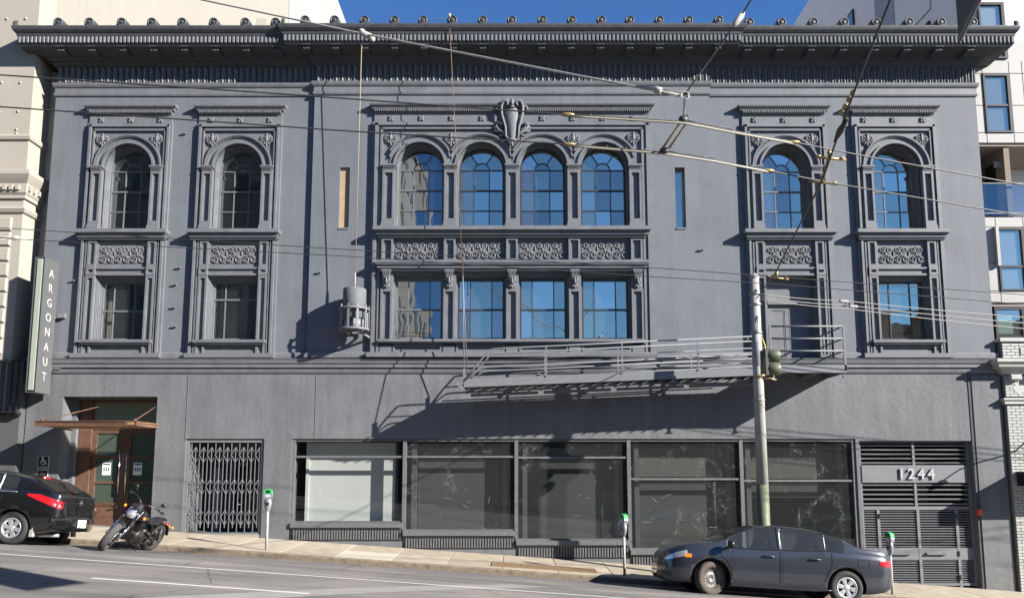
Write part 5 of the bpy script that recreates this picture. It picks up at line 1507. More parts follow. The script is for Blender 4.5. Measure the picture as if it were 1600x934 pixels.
class Car:
    def __init__(s, top, belt, wid, bot, x0, x1):
        s.top, s.belt, s.wid, s.bot, s.x0, s.x1 = table(top), table(belt), table(wid), table(bot), x0, x1
    def section(s, x):
        w, zb, be, tp = s.wid(x), s.bot(x), s.belt(x), s.top(x)
        h = max(0.015, tp-be); d = be-zb
        wb = w*0.945; yr = wb - min(0.36*h, wb*0.5)
        p = [(0, zb), (w*.75, zb), (w*.93, zb+.02), (w*.975, zb+.10*d), (w*.985, zb+.22*d), (w*.995, zb+.40*d), (w, zb+.58*d), (w*.998, zb+.70*d), (w*.985, zb+.85*d), (w*.965, be-.012)]
        for k in (0.10, 0.3, 0.5, 0.7, 0.84): p.append((wb-(wb-yr)*k, be+h*k))
        p += [(yr-.02, be+h*.91), (yr-.07, be+h*.955), (yr*.72, be+h*.98), (yr*.4, be+h*.995), (0, tp)]
        return p
    def side(s, x, z, off=0.0):
        p = s.section(x)
        for i in range(3, 15):
            if p[i][1] <= z <= p[i+1][1] and p[i+1][1] > p[i][1]:
                t = (z-p[i][1])/(p[i+1][1]-p[i][1]); return p[i][0]+(p[i+1][0]-p[i][0])*t + off
        return p[15][0]+off if z > p[15][1] else p[3][0]+off
    def up(s, x, y):
        p = s.section(x)[9:]
        y = abs(y)
        for i in range(len(p)-1):
            if p[i][0] >= y >= p[i+1][0] and p[i][0] > p[i+1][0]:
                t = (p[i][0]-y)/(p[i][0]-p[i+1][0]); return p[i][1]+(p[i+1][1]-p[i][1])*t
        return p[-1][1]
    def body(s, n=90):
        st = []
        for i in range(n+1):
            u = i/n; u = 0.5 - 0.5*math.cos(PI*u)*(0.85) - 0.5*0.15*(1-2*u)
            st.append(s.x0+(s.x1-s.x0)*u)
        m = MB(); vs = []
        for x in st:
            p = s.section(x); vs += [(x, y, z) for y, z in p] + [(x, -y, z) for y, z in p[-2:0:-1]]
        k = len(s.section(0)); k = 2*k-2
        fs = [(i*k+j, i*k+(j+1) % k, (i+1)*k+(j+1) % k, (i+1)*k+j) for i in range(n) for j in range(k)]
        m.add(vs, fs, True)
        m.f.append(tuple(range(k-1, -1, -1))); m.sm.append(False); m.f.append(tuple(n*k+j for j in range(k))); m.sm.append(False)
        return m
    def side_panel(s, sgn, x0, x1, zlo, zhi, off, nx=16, nz=6, th=None):
        m = MB(); vs = []
        for i in range(nx+1):
            x = x0+(x1-x0)*i/nx; a, b = zlo(x), zhi(x)
            if b < a+0.004: b = a+0.004
            for j in range(nz+1):
                z = a+(b-a)*j/nz; vs.append((x, sgn*s.side(x, z, off), z))
        fs = [(i*(nz+1)+j, (i+1)*(nz+1)+j, (i+1)*(nz+1)+j+1, i*(nz+1)+j+1) for i in range(nx) for j in range(nz)]
        if sgn > 0: fs = [f[::-1] for f in fs]
        return m.add(vs, fs, True)
    def top_panel(s, x0, x1, yf_, off, nx=14, ny=12):
        m = MB(); vs = []
        for i in range(nx+1):
            x = x0+(x1-x0)*i/nx; w = yf_(x)
            sl = (s.top(x+.01)-s.top(x-.01))/.02; nrm = math.hypot(sl, 1)
            for j in range(ny+1):
                y = -w+2*w*j/ny; vs.append((x-off*sl/nrm, y, s.up(x, y)+off/nrm))
        return m.add(vs, [(i*(ny+1)+j, (i+1)*(ny+1)+j, (i+1)*(ny+1)+j+1, i*(ny+1)+j+1) for i in range(nx) for j in range(ny)], True)
    def seam(s, sgn, pts, off=0.006, r=0.004, n=8):
        out = []
        for (xa, za), (xb, zb_) in zip(pts, pts[1:]):
            for k in range(n): t = k/n; x, z = xa+(xb-xa)*t, za+(zb_-za)*t; out.append((x, sgn*s.side(x, z, off), z))
        x, z = pts[-1]; out.append((x, sgn*s.side(x, z, off), z))
        return MB().tube(out, r, 5)

M_cabin = mat('car_interior', (0.20, 0.20, 0.20), 0.8, 0.1, 4)
def cut_arches(mb, material, wheels, r, tunnels=()):
    # wheel housings (and window openings) cut out of the closed body shell
    body = bpy.data.objects.new('cut', mb.mesh('car_body', material)); C.objects.link(body)
    cut = []
    for x, y, z in wheels:
        sy = 1 if y > 0 else -1
        cut.append(MB().lathe([(0.0, -0.26), (r, -0.26), (r, 0.26), (0.0, 0.26)], 40, 'y', (x, y+sy*0.08, z), smooth=False).mesh('cutter', M_black))
    for poly in tunnels: cut.append(MB().prism(poly, -1.2, 1.2).mesh('cutter', M_cabin))
    cutters = []
    for me_ in cut:
        co = bpy.data.objects.new('cutter', me_); C.objects.link(co); cutters.append(co)
        mo_ = body.modifiers.new('b', 'BOOLEAN'); mo_.operation = 'DIFFERENCE'; mo_.object = co; mo_.solver = 'EXACT'; mo_.material_mode = 'TRANSFER'
    bpy.context.view_layer.update()
    dg = bpy.context.evaluated_depsgraph_get()
    me = bpy.data.meshes.new_from_object(body.evaluated_get(dg))
    me.name = 'car_body'
    bpy.data.objects.remove(body)
    for c_ in cutters: bpy.data.objects.remove(c_)
    dark = [i for i, m_ in enumerate(me.materials) if m_ in (M_black, M_cabin)]
    for p in me.polygons:
        if p.material_index in dark: p.use_smooth = False
    return me

def wheel(parent, loc, r, w, out, style, tyre=M_rubber, steer=0.0, name='wheel'):
    t = MB(); h = w/2; o = out
    prof = [(r*0.64, -h*0.9), (r*0.80, -h), (r*0.93, -h*0.98), (r, -h*0.72), (r, h*0.72), (r*0.93, h*0.98), (r*0.80, h), (r*0.64, h*0.9), (r*0.62, 0), (r*0.64, -h*0.9)]
    t.lathe(prof, 36, 'y')
    wl_ = t.build(name, tyre, parent, loc, (0, 0, steer))
    wl_['label'] = 'wheel'; del wl_['label']
    rim = MB(); yo = o*h*0.86
    def d(y): return o*y
    if style == 'steel':
        rim.lathe([(0.0, d(h*0.35)), (r*0.16, d(h*0.4)), (r*0.22, d(h*0.55)), (r*0.3, d(h*0.35)), (r*0.5, d(h*0.3)), (r*0.56, d(h*0.5)), (r*0.64, d(h*0.9))], 30, 'y')
        for k in range(14):
            a = 2*PI*k/14; rim.lathe([(0, d(h*0.335)), (r*0.045, d(h*0.335)), (r*0.05, d(h*0.30))], 8, 'y', (r*0.43*math.cos(a), o*0.006, r*0.43*math.sin(a)))
        rm = rim.build('rim', mat('bare_steel_wheel', (0.10, 0.09, 0.085), 0.5, 0.2, 12, metal=0.4), wl_)
    else:
        rim.lathe([(r*0.50, d(h*0.35)), (r*0.56, d(h*0.8)), (r*0.64, d(h*0.92)), (r*0.60, d(h*0.98)), (r*0.54, d(h*0.86)), (r*0.50, d(h*0.45))], 36, 'y')
        rim.lathe([(0.0, d(h*0.88)), (r*0.08, d(h*0.87)), (r*0.13, d(h*0.80)), (r*0.2, d(h*0.78)), (r*0.2, d(h*0.6))], 24, 'y')
        ns = 7 if style == 'seven' else 6
        for k in range(ns):
            a = 2*PI*k/ns + 0.2
            u = Vector((math.cos(a), 0, math.sin(a))); v = Vector((-math.sin(a), 0, math.cos(a)))
            def pt(rr, ww, yy): p = u*rr + v*ww; return (p.x, d(yy), p.z)
            wa, wb_ = r*0.085, r*0.15
            rim.add([pt(r*.14, -wa, h*.78), pt(r*.14, wa, h*.78), pt(r*.56, wb_, h*.86), pt(r*.56, -wb_, h*.86), pt(r*.14, -wa*1.2, h*.5), pt(r*.14, wa*1.2, h*.5), pt(r*.56, wb_*1.1, h*.5), pt(r*.56, -wb_*1.1, h*.5),
                     pt(r*.3, 0, h*.84)], [(0,1,8),(1,2,8),(2,3,8),(3,0,8),(4,5,1,0),(5,6,2,1),(6,7,3,2),(7,4,0,3)])
            rim.lathe([(0, d(h*0.90)), (r*0.028, d(h*0.90)), (r*0.03, d(h*0.8))], 6, 'y', (u.x*r*0.10, 0, u.z*r*0.10))
        rim.build('rim', M_alu, wl_)
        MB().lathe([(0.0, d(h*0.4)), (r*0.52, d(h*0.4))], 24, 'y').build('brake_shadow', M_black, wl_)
    return wl_

M_cglass = mat('dark_car_glass', (0.018, 0.021, 0.024), 0.03, 0.0, spec=0.9)
M_seam = mat('panel_gap', (0.004, 0.004, 0.005), 0.8, 0.0)

def ground_frame(x, y, heading):
    # orientation of something standing on the cambered, sloping road
    e = 0.6
    zx = (road_z(x+e, y)-road_z(x-e, y))/(2*e); zy = (road_z(x, y+e)-road_z(x, y-e))/(2*e)
    up = Vector((-zx, -zy, 1)).normalized(); f = Vector((math.cos(heading), math.sin(heading), 0)); f = (f-up*f.dot(up)).normalized()
    l = up.cross(f)
    return Matrix((f, l, up)).transposed().to_euler()

# --- slate blue-grey sedan, nose to the left
SX, SY = 5.12, -3.74
sed = thing('parked_sedan', 'slate grey four-door sedan parked nose uphill by the shop front', 'car', (SX, SY, road_z(SX, SY)-0.02), ground_frame(SX, SY, PI))
P1 = mat('slate_metallic', (0.032, 0.036, 0.045), 0.25, 0.0, metal=0.35, coat=1.0)
c = Car([(-2.27,.74),(-2.24,.93),(-2.15,1.015),(-1.85,1.055),(-1.60,1.085),(-1.28,1.20),(-0.85,1.35),(-0.45,1.405),(0.0,1.415),(0.38,1.385),(0.70,1.27),(1.22,1.025),(1.30,1.0),(1.7,.95),(2.0,.86),(2.18,.74),(2.27,.60)],
        [(-2.27,.70),(-2.22,.86),(-2.1,.93),(-1.7,.965),(-1.2,.965),(-.4,.93),(.5,.90),(1.25,.885),(1.7,.84),(2.0,.75),(2.18,.64),(2.27,.52)],
        [(-2.27,.45),(-2.24,.64),(-2.15,.76),(-1.95,.83),(-1.3,.875),(-.3,.88),(.7,.88),(1.4,.875),(1.75,.835),(2.0,.74),(2.15,.60),(2.24,.40),(2.27,.28)],
        [(-2.27,.45),(-2.2,.33),(-2.0,.24),(-1.7,.20),(1.6,.18),(2.0,.19),(2.2,.23),(2.27,.33)], -2.27, 2.27)
WHE = [(1.32, .76, .315), (1.32, -.76, .315), (-1.28, .76, .315), (-1.28, -.76, .315)]
lo_z = lambda x: c.belt(x)+.028
hi_z = lambda x: c.belt(x)+(c.top(x)-c.belt(x))*.86
def outline(x0, x1, n=12):
    xs_ = [x0+(x1-x0)*k/n for k in range(n+1)]
    return [(x, lo_z(x)) for x in xs_] + [(x, max(hi_z(x), lo_z(x)+.003)) for x in reversed(xs_)]
me = cut_arches(c.body(), P1, WHE, .375, [outline(.05, 1.0), outline(-.86, -.05), outline(-1.25, -.90)])
put('body', me, sed)
wheel(sed, (1.32, .735, .315), .315, .20, 1, 'steel', M_rubbr, 0.38); wheel(sed, (1.32, -.735, .315), .315, .20, -1, 'steel', M_rubber, 0.38)
wheel(sed, (-1.28, .76, .315), .315, .20, 1, 'six'); wheel(sed, (-1.28, -.76, .315), .315, .20, -1, 'six')
lo_z = lambda x: c.belt(x)+.028
hi_z = lambda x: c.belt(x)+(c.top(x)-c.belt(x))*.86
for sg in (1, -1):
    fw = c.side_panel(sg, .05, 1.02, lo_z, hi_z, .006, 24).build('side_window', G_car, sed)
    rw = c.side_panel(sg, -.86, -.05, lo_z, hi_z, .006).build('side_window', G_car, sed)
    qw = c.side_panel(sg, -1.27, -.90, lo_z, hi_z, .006).build('quarter_window', G_car, sed)
    # bright trim under and over the glass
    pts = [(x, lo_z(x)-.008) for x in (-1.30, -1.0, -.5, 0, .5, 1.0)]
    c.seam(sg, pts, .008, .008).build('window_trim', M_black, sed)
    pts = [(-1.32+2.36*k/30, hi_z(-1.32+2.36*k/30)+.012) for k in range(31)]
    c.seam(sg, pts, .008, .009, 1).build('window_trim', M_black, sed)
    for a, b in ((.03, .92), (-.86, -.03)):
        dz0 = lambda x: c.bot(x)+.14; dz1 = lambda x: c.belt(x)-.02
        dr = c.side_panel(sg, a+.012, b-.012, dz0, dz1, .004, 14, 8).build('door', P1, sed)
        xh = a+.10
        h = MB(); h.tube([(xh, sg*c.side(xh, .80, .02), .80), (xh+.05, sg*c.side(xh, .80, .04), .805), (xh+.17, sg*c.side(xh, .80, .04), .805), (xh+.21, sg*c.side(xh, .80, .02), .80)], .013, 8)
        h.build('door_handle', P1, dr)
    c.seam(sg, [(1.14, .87), (1.12, .74), (1.02, .68), (.935, .52), (.92, .34), (.86, .30), (.4, .29), (0.0, .29)]).build('door_seam', M_seam, sed)
    c.seam(sg, [(0.0, .90), (0.0, .29), (-.70, .29), (-.86, .40), (-.92, .55), (-1.0, .72), (-1.0, .93)]).build('door_seam', M_seam, sed)
    c.seam(sg, [(-1.50, .86), (-1.72, .86), (-1.72, .72), (-1.50, .72), (-1.50, .86)], .004, .003).build('fuel_flap', M_seam, sed) if sg > 0 else None
    tl = c.side_panel(sg, -2.255, -1.93, lambda x: .72+.22*max(0, (x+2.25))*.8, lambda x: .87 - .25*max(0, (x+2.1))*.9, .008, 12, 6).build('tail_light', M_redlens, sed)
    hl = c.side_panel(sg, 1.78, 2.17, lambda x: .60+(2.17-x)*.28, lambda x: min(c.belt(x)-.004, .70+(2.17-x)*.42), .008, 12, 6).build('headlight', M_clear, sed)
    c.side_panel(sg, 1.70, 1.82, lambda x: .68, lambda x: .75, .010, 5, 4).build('turn_signal', M_amber, hl)
    mr = MB(); mr.blob((.98, sg*1.0, .98), (.07, .10, .075)); mr.bar((.98, sg*.84, .93), (.98, sg*.95, .95), .04); mr.build('mirror', M_black, sed)
c.top_panel(.45, 1.20, lambda x: .60+.11*(x-.45), .006).build('windscreen', M_cglass, sed)
c.top_panel(-1.56, -.92, lambda x: .60, .006).build('rear_window', M_cglass, sed)
for sg in (1, -1): c.side_panel(sg, 2.06, 2.265, lambda x: .30, lambda x: .40, .004, 10, 4).build('lower_grille', M_black, sed)
c.seam(1, [(-1.0, .245), (-.3, .225), (.5, .225), (.95, .23)], .004, .012).build('sill_trim', P1, sed)
for sg in (1, -1): c.side_panel(sg, 2.12, 2.265, lambda x: .50, lambda x: .55, .004, 10, 4).build('upper_grille', M_black, sed)
MB().lathe([(0, .0), (.008, 0), (.005, .5)], 6, 'z', (1.2, .5, 0.93)).build('wiper', M_black, sed, (0, 0, 0)).scale = (1, 1, 0.001)
MB().box(-2.30, -2.27, -.26, .26, .62, .76).build('number_plate', M_letter, sed)

for sy in (.36, -.36):
    for xs_, zz in ((.12, .93), (-.78, .97)):
        q = MB(); q.blob((xs_, sy, zz+.12), (.05, .12, .10)); q.blob((xs_+.02, sy, zz-.02), (.08, .22, .14)); q.build('headrest', M_cabin, sed)
q = MB().tube([(.62+.05*math.sin(a), .36+.17*math.cos(a), .95+.15*math.sin(a)) for a in [2*PI*k/20 for k in range(20)]], .014, 6, True); q.build('steering_wheel', M_black, sed)

# --- black hatchback at the left edge
HX, HY = -11.02, -3.76
hat = thing('parked_hatchback', 'black five-door hatchback parked at the left edge, rear end showing', 'car', (HX, HY, road_z(HX, HY)), ground_frame(HX, HY, PI))
P2 = mat('black_gloss_paint', (0.006, 0.006, 0.0065), 0.22, 0.0, coat=1.0)
c2 = Car([(-2.15,.62),(-2.13,.85),(-2.08,1.0),(-1.98,1.05),(-1.72,1.18),(-1.45,1.31),(-1.25,1.355),(-.6,1.42),(0,1.43),(.5,1.39),(.85,1.28),(1.45,1.02),(1.55,.98),(1.9,.86),(2.1,.70),(2.15,.58)],
         [(-2.15,.60),(-2.12,.82),(-2.05,.93),(-1.8,.985),(-1.2,.985),(0,.955),(1.3,.93),(1.7,.85),(2.0,.72),(2.15,.52)],
         [(-2.15,.52),(-2.12,.64),(-2.05,.73),(-1.85,.80),(-1.3,.845),(0,.85),(1.2,.845),(1.7,.79),(2.0,.66),(2.1,.5),(2.15,.32)],
         [(-2.15,.46),(-2.08,.34),(-1.9,.27),(-1.6,.22),(1.6,.2),(2.0,.22),(2.15,.34)], -2.15, 2.15)
WH2 = [(1.30, .73, .31), (1.30, -.73, .31), (-1.30, .73, .31), (-1.30, -.73, .31)]
put('body', cut_arches(c2.body(), P2, WH2, .365), hat)
for x, y, z in WH2: wheel(hat, (x, y, z), .31, .19, 1 if y > 0 else -1, 'six')
lo2 = lambda x: c2.belt(x)+.03
hi2 = lambda x: c2.belt(x)+(c2.top(x)-c2.belt(x))*.86
for sg in (1, -1):
    c2.side_panel(sg, .10, 1.2, lo2, hi2, .006, 20).build('side_window', M_cglass, hat)
    c2.side_panel(sg, -.88, .04, lo2, hi2, .006).build('side_window', M_cglass, hat)
    c2.side_panel(sg, -1.24, -.94, lo2, lambda x: hi2(x)-.02, .006).build('quarter_window', M_cglass, hat)
    pts = [(x, lo2(x)-.01) for x in (-1.28, -.9, -.4, .2, .8, 1.2)]; c2.seam(sg, pts, .008, .007).build('window_trim', M_chrome if False else M_alu, hat)
    c2.seam(sg, [(-.91, lo2(-.9)), (-.91+.0, hi2(-.91))], .008, .013).build('window_trim', M_alu, hat)
    c2.seam(sg, [(-.02, .92), (-.02, .30), (-.60, .32), (-.84, .5), (-1.0, .78), (-1.02, .95)]).build('door_seam', M_seam, hat)
    dr = c2.side_panel(sg, -.80, -.03, lambda x: c2.bot(x)+.22, lambda x: c2.belt(x)-.02, .003).build('door', P2, hat)
    xh = -.72; MB().tube([(xh, sg*c2.side(xh, .86, .02), .86), (xh+.04, sg*c2.side(xh, .86, .045), .865), (xh+.16, sg*c2.side(xh, .86, .045), .865), (xh+.2, sg*c2.side(xh, .86, .02), .86)], .013, 8).build('door_handle', P2, dr)
    tl = c2.side_panel(sg, -2.125, -1.50, lambda x: .735 + max(0, (x+2.10))*.36, lambda x: .985 - max(0, -(x+1.75))*.30, .010, 18, 8).build('tail_light', M_redlens, hat)
    for k, xx in enumerate((-2.02, -2.085)):
        z_ = .80 - .02*k; MB().lathe([(0, .0), (.02, 0.004), (.032, 0.0), (.034, -.01)], 14, 'y', (0, 0, 0)).build('light_bowl', M_clear, tl, (xx, sg*c2.side(xx, z_, .014), z_), (0, 0, PI if sg > 0 else 0) if False else ((0, 0, 0.0 if sg > 0 else PI)))
    MB().bevbox(-1.72, -1.66, sg*.70, sg*.80, .17, .36, .005).build('mud_flap', mat('grey_mudflap', (0.25, 0.25, 0.25), 0.7, 0.1, 5), hat)
c2.top_panel(-1.97, -1.46, lambda x: .60+.1*(-1.46-x), .008).build('rear_window', M_cglass, hat)
c2.top_panel(.60, 1.42, lambda x: .60, .006).build('windscreen', M_cglass, hat)
MB().tube([(-1.36, -.16, 1.336), (-1.39, 0, 1.333), (-1.36, .16, 1.336)], .022, 8).build('brake_light', M_redlens, hat)
MB().tube([(-2.0, .02, 1.055), (-1.86, .22, 1.13), (-1.88, .36, 1.12)], .010, 6).build('wiper', M_black, hat)
MB().bevbox(-.155, .155, -.012, .0, -.078, .078, .003).build('number_plate', mat('plate_white', (0.62, 0.64, 0.66), 0.4, 0.1, 30), hat, (-2.222, 0, .46), (0, 0, -PI/2))
MB().lathe([(.038, -.01), (.046, -.014), (.054, -.01), (.046, 0)], 20, 'y').box(-.055, .055, -.016, -.004, -.008, .008).build('badge', M_chrome, hat, (-2.13, 0, .88), (0.15, 0, -PI/2))
me = text_mesh('VERSA', .055, .003, bold=.001, space=1.2); me.materials.append(M_chrome); put('badge_lettering', me, hat, (-2.125, .42, .83), (PI/2, 0, -PI/2))
q = MB(); vs = []
for i in range(17):
    a = -1+2*i/16.0; yy = a*.80; xx = -2.17+.16*abs(a)**3
    vs += [(xx, yy, .30), (xx-.035, yy, .36), (xx-.04, yy, .50), (xx-.02, yy, .58), (xx+.1, yy, .60)]
q.add(vs, [(5*i+j, 5*i+j+1, 5*i+6+j, 5*i+5+j) for i in range(16) for j in range(4)], True); q.build('rear_bumper', P2, hat)
MB().tube([(-1.2, .3, .2), (-1.7, .45, .2), (-2.05, .45, .22)], .035, 10).build('exhaust', M_alu, hat)

# --- motorcycle
FXm, FYm = -8.0, -4.38
hd = math.radians(-97)
mt = thing('motorcycle', 'black cruiser motorcycle leaning on its stand with front wheel turned', 'motorcycle', (FXm-math.cos(hd)*0.74, FYm-math.sin(hd)*0.74, road_z(FXm-math.cos(hd)*0.74, FYm-math.sin(hd)*0.74)-0.01))
up_e = ground_frame(mt.location.x, mt.location.y, hd).to_matrix()
mt.rotation_euler = (up_e @ Matrix.Rotation(math.radians(-24), 3, 'X')).to_euler()
ax0 = Vector((.74, 0, .33)); rake = math.radians(29); sd_ = Vector((-math.sin(rake), 0, math.cos(rake)))
hp_ = Vector((.74, 0, .33)) + sd_*0.55 + Vector((-.06, 0, 0))
RS = Matrix.Rotation(math.radians(20), 3, sd_)
def steer(mb): mb.v = [tuple(RS @ (Vector(p)-hp_) + hp_) for p in mb.v]; return mb
def tyre(mb, cx, r, w):
    h = w/2; prof = [(r-.11, -h*.6), (r-.06, -h), (r-.02, -h*.75), (r-.003, -h*.35), (r, 0), (r-.003, h*.35), (r-.02, h*.75), (r-.06, h), (r-.11, h*.6), (r-.11, -h*.6)]
    return mb.lathe(prof, 36, 'y', (cx, 0, r))
def spokes(mb, cx, r, n=10):
    mb.lathe([(r-.11, -.03), (r-.125, 0), (r-.11, .03), (r-.10, 0), (r-.11, -.03)], 30, 'y', (cx, 0, r)); mb.lathe([(0, -.06), (.05, -.06), (.05, .06), (0, .06)], 14, 'y', (cx, 0, r))
    for k in range(n):
        a = 2*PI*k/n; mb.bar((cx+.04*math.cos(a), 0, r+.04*math.sin(a)), (cx+(r-.115)*math.cos(a), 0, r+(r-.115)*math.sin(a)), .02, .02)
    return mb
fwh = steer(tyre(MB(), .74, .33, .15)).build('front_tyre', mat('bike_tyre', (0.05, 0.05, 0.05), .85, .2, 25, .6, 60), mt); steer(spokes(MB(), .74, .33)).build('front_rim', M_black, fwh)
rwh = tyre(MB(), -.75, .32, .17).build('rear_tyre', M_rubber, mt); spokes(MB(), -.75, .32).build('rear_rim', M_black, rwh)
for sg in (1, -1):
    a = ax0+Vector((0, sg*.115, 0)); q = MB(); q.tube([a+sd_*(-.02), a+sd_*.40], .030, 10); q.tube([a+sd_*.40, a+sd_*.74], .022, 10)
    steer(q).build('fork_leg', M_chrome, mt)
    q = MB(); b = ax0+sd_*.62+Vector((0.02, sg*.20, 0)); q.blob(b+Vector((.02, sg*.03, 0)), (.035, .03, .035)); steer(q).build('turn_signal', M_amber, mt)
    q = MB(); hb = ax0+sd_*.80; q.tube([hb, hb+Vector((-.04, sg*.12, .06)), hb+Vector((-.12, sg*.30, .08)), hb+Vector((-.22, sg*.40, .05))], .014, 8); q.tube([hb+Vector((-.13, sg*.31, .08)), hb+Vector((-.23, sg*.41, .048))], .02, 8)
    q.tube([hb+Vector((-.10, sg*.26, .08)), hb+Vector((-.02, sg*.36, .06)), hb+Vector((-.08, sg*.42, .05))], .007, 6); steer(q).build('handlebar', M_black, mt)
    q = MB(); q.tube([hb+Vector((-.10, sg*.24, .09)), hb+Vector((-.06, sg*.30, .20))], .006, 6); q.blob(hb+Vector((-.06, sg*.33, .22)), (.015, .05, .04)); steer(q).build('mirror', M_black, mt)
q = MB(); q.bar(ax0+sd_*.48+Vector((0, -.14, 0)), ax0+sd_*.48+Vector((0, .14, 0)), .05, .06); q.bar(ax0+sd_*.72+Vector((0, -.14, 0)), ax0+sd_*.72+Vector((0, .14, 0)), .05, .05); q.tube([ax0+sd_*.46+Vector((-.06, 0, 0)), ax0+sd_*.78+Vector((-.06, 0, 0))], .035, 10); steer(q).build('triple_clamp', M_black, mt)
hc_ = ax0+sd_*.60+Vector((.16, 0, 0))
hlm = steer(MB().lathe([(0, -.12), (.06, -.10), (.095, -.04), (.10, 0), (.098, .012), (.088, .015)], 24, 'x', hc_)).build('headlight', M_chrome, mt); steer(MB().lathe([(.092, .0), (.055, .022), (0, .028)], 24, 'x', hc_)).build('headlight_lens', M_clear, hlm)
q = MB(); vs = []
for i in range(7):
    for j in range(7):
        u, v_ = -1+2*i/6.0, j/6.0; vs.append((hc_.x-.02-.14*v_-.05*u*u, u*(.11-.05*v_), hc_.z+.09+.12*v_))
steer(q.add(vs, [(i*7+j, i*7+7+j, i*7+8+j, i*7+j+1) for i in range(6) for j in range(6)], True)).build('fly_screen', M_black, mt)
q = MB(); q.arc(.74, .33, .34, .348, -.07, .07, 1.25, 2.7, 16); steer(q).build('front_mudguard', M_black, mt)
# tank, seat, frame
def loft(name, rows, material, n=14):
    q = MB(); vs = []
    for x, yc, zc, ry, rz in rows:
        for k in range(n): a = 2*PI*k/n; vs.append((x, yc+ry*math.cos(a), zc+rz*math.sin(a)))
    q.add(vs, [(i*n+k, i*n+(k+1) % n, (i+1)*n+(k+1) % n, (i+1)*n+k) for i in range(len(rows)-1) for k in range(n)], True)
    q.f.append(tuple(range(n-1, -1, -1))); q.sm.append(True); q.f.append(tuple((len(rows)-1)*n+k for k in range(n))); q.sm.append(True)
    return q.build(name, material, mt)
P3 = mat('bike_black_gloss', (0.01, 0.01, 0.012), 0.15, 0.0, coat=1.0)
loft('fuel_tank', [(.42, 0, .80, .03, .03), (.38, 0, .80, .10, .09), (.22, 0, .80, .14, .12), (.02, 0, .77, .12, .10), (-.12, 0, .72, .07, .06), (-.15, 0, .71, .02, .02)], P3)
loft('seat', [(-.08, 0, .69, .05, .03), (-.20, 0, .67, .13, .05), (-.40, 0, .67, .15, .055), (-.52, 0, .70, .12, .05), (-.58, 0, .74, .08, .04), (-.80, 0, .74, .07, .03), (-.86, 0, .74, .02, .02)], M_black)
q = MB(); q.arc(-.75, .32, .345, .36, -.10, .10, 0.5, 2.9, 16); q.build('rear_mudguard', P3, mt)
q = MB(); q.blob((-1.02, 0, .62), (.04, .06, .04)); q.build('tail_light', M_redlens, mt)
for sg in (1, -1): MB().blob((-1.0, sg*.16, .62), (.04, .03, .03)).tube([(-.95, sg*.02, .62), (-1.0, sg*.14, .62)], .01, 6).build('rear_indicator', M_amber, mt)
q = MB()
for sg in (1, -1):
    q.tube([(.36, sg*.03, .88), (.34, sg*.10, .45), (.20, sg*.13, .24), (-.30, sg*.13, .24), (-.42, sg*.12, .42), (-.30, sg*.10, .62), (-.05, sg*.06, .70), (.36, sg*.03, .86)], .018, 8)
    q.tube([(-.40, sg*.12, .36), (-.75, sg*.12, .32)], .024, 8)
q.build('bike_frame', M_black, mt)
M_eng = mat('engine_alloy', (0.035, 0.033, 0.032), 0.45, 0.4, 15, metal=0.4)
q = MB(); q.lathe([(0, -.15), (.14, -.15), (.16, -.11), (.16, .11), (.14, .15), (0, .15)], 20, 'y', (.02, 0, .36)); q.bevbox(-.22, .2, -.12, .12, .24, .42, .03)
q.lathe([(0, -.17), (.08, -.17), (.10, -.15)], 18, 'y', (-.05, 0, .36)); q.lathe([(.10, .15), (.08, .17), (0, .17)], 18, 'y', (.05, 0, .37))
for k in range(7): q.bevbox(-.06, .14, -.12+.002*k, .12-.002*k, .46+.026*k, .474+.026*k, .006)
q.box(-.03, .11, -.09, .09, .44, .66); q.build('engine', M_eng, mt)
q = MB()
for dy in (-.04, .04): q.tube([(.14, dy-.04, .58), (.26, -.10+dy, .48), (.26, -.15+dy, .28), (.05, -.17, .21+dy*.3)], .022, 8)
q.tube([(.05, -.17, .21), (-.30, -.18, .22), (-.75, -.19, .30)], .045, 10); q.build('exhaust', M_black, mt)
for sg in (1, -1): MB().tube([(-.74, sg*.15, .33), (-.62, sg*.15, .58)], .03, 8).tube([(-.76, sg*.15, .30), (-.60, sg*.15, .62)], .012, 6).build('shock_absorber', M_chrome, mt)
MB().tube([(-.05, .12, .22), (.02, .28, .02), (.06, .30, -.02)], .012, 6).build('side_stand', M_black, mt)
MB().tube([(.10, .14, .26), (.14, .30, .26)], .018, 8).build('foot_peg', M_black, mt)
MB().tube([(.10, -.14, .26), (.14, -.30, .26)], .018, 8).build('foot_peg', M_black, mt)
q = MB(); q.lathe([(.10, -.004), (.13, -.004), (.13, .004), (.10, .004)], 22, 'y', (.74, .06, .33)); steer(q).build('brake_disc', M_alu, mt)

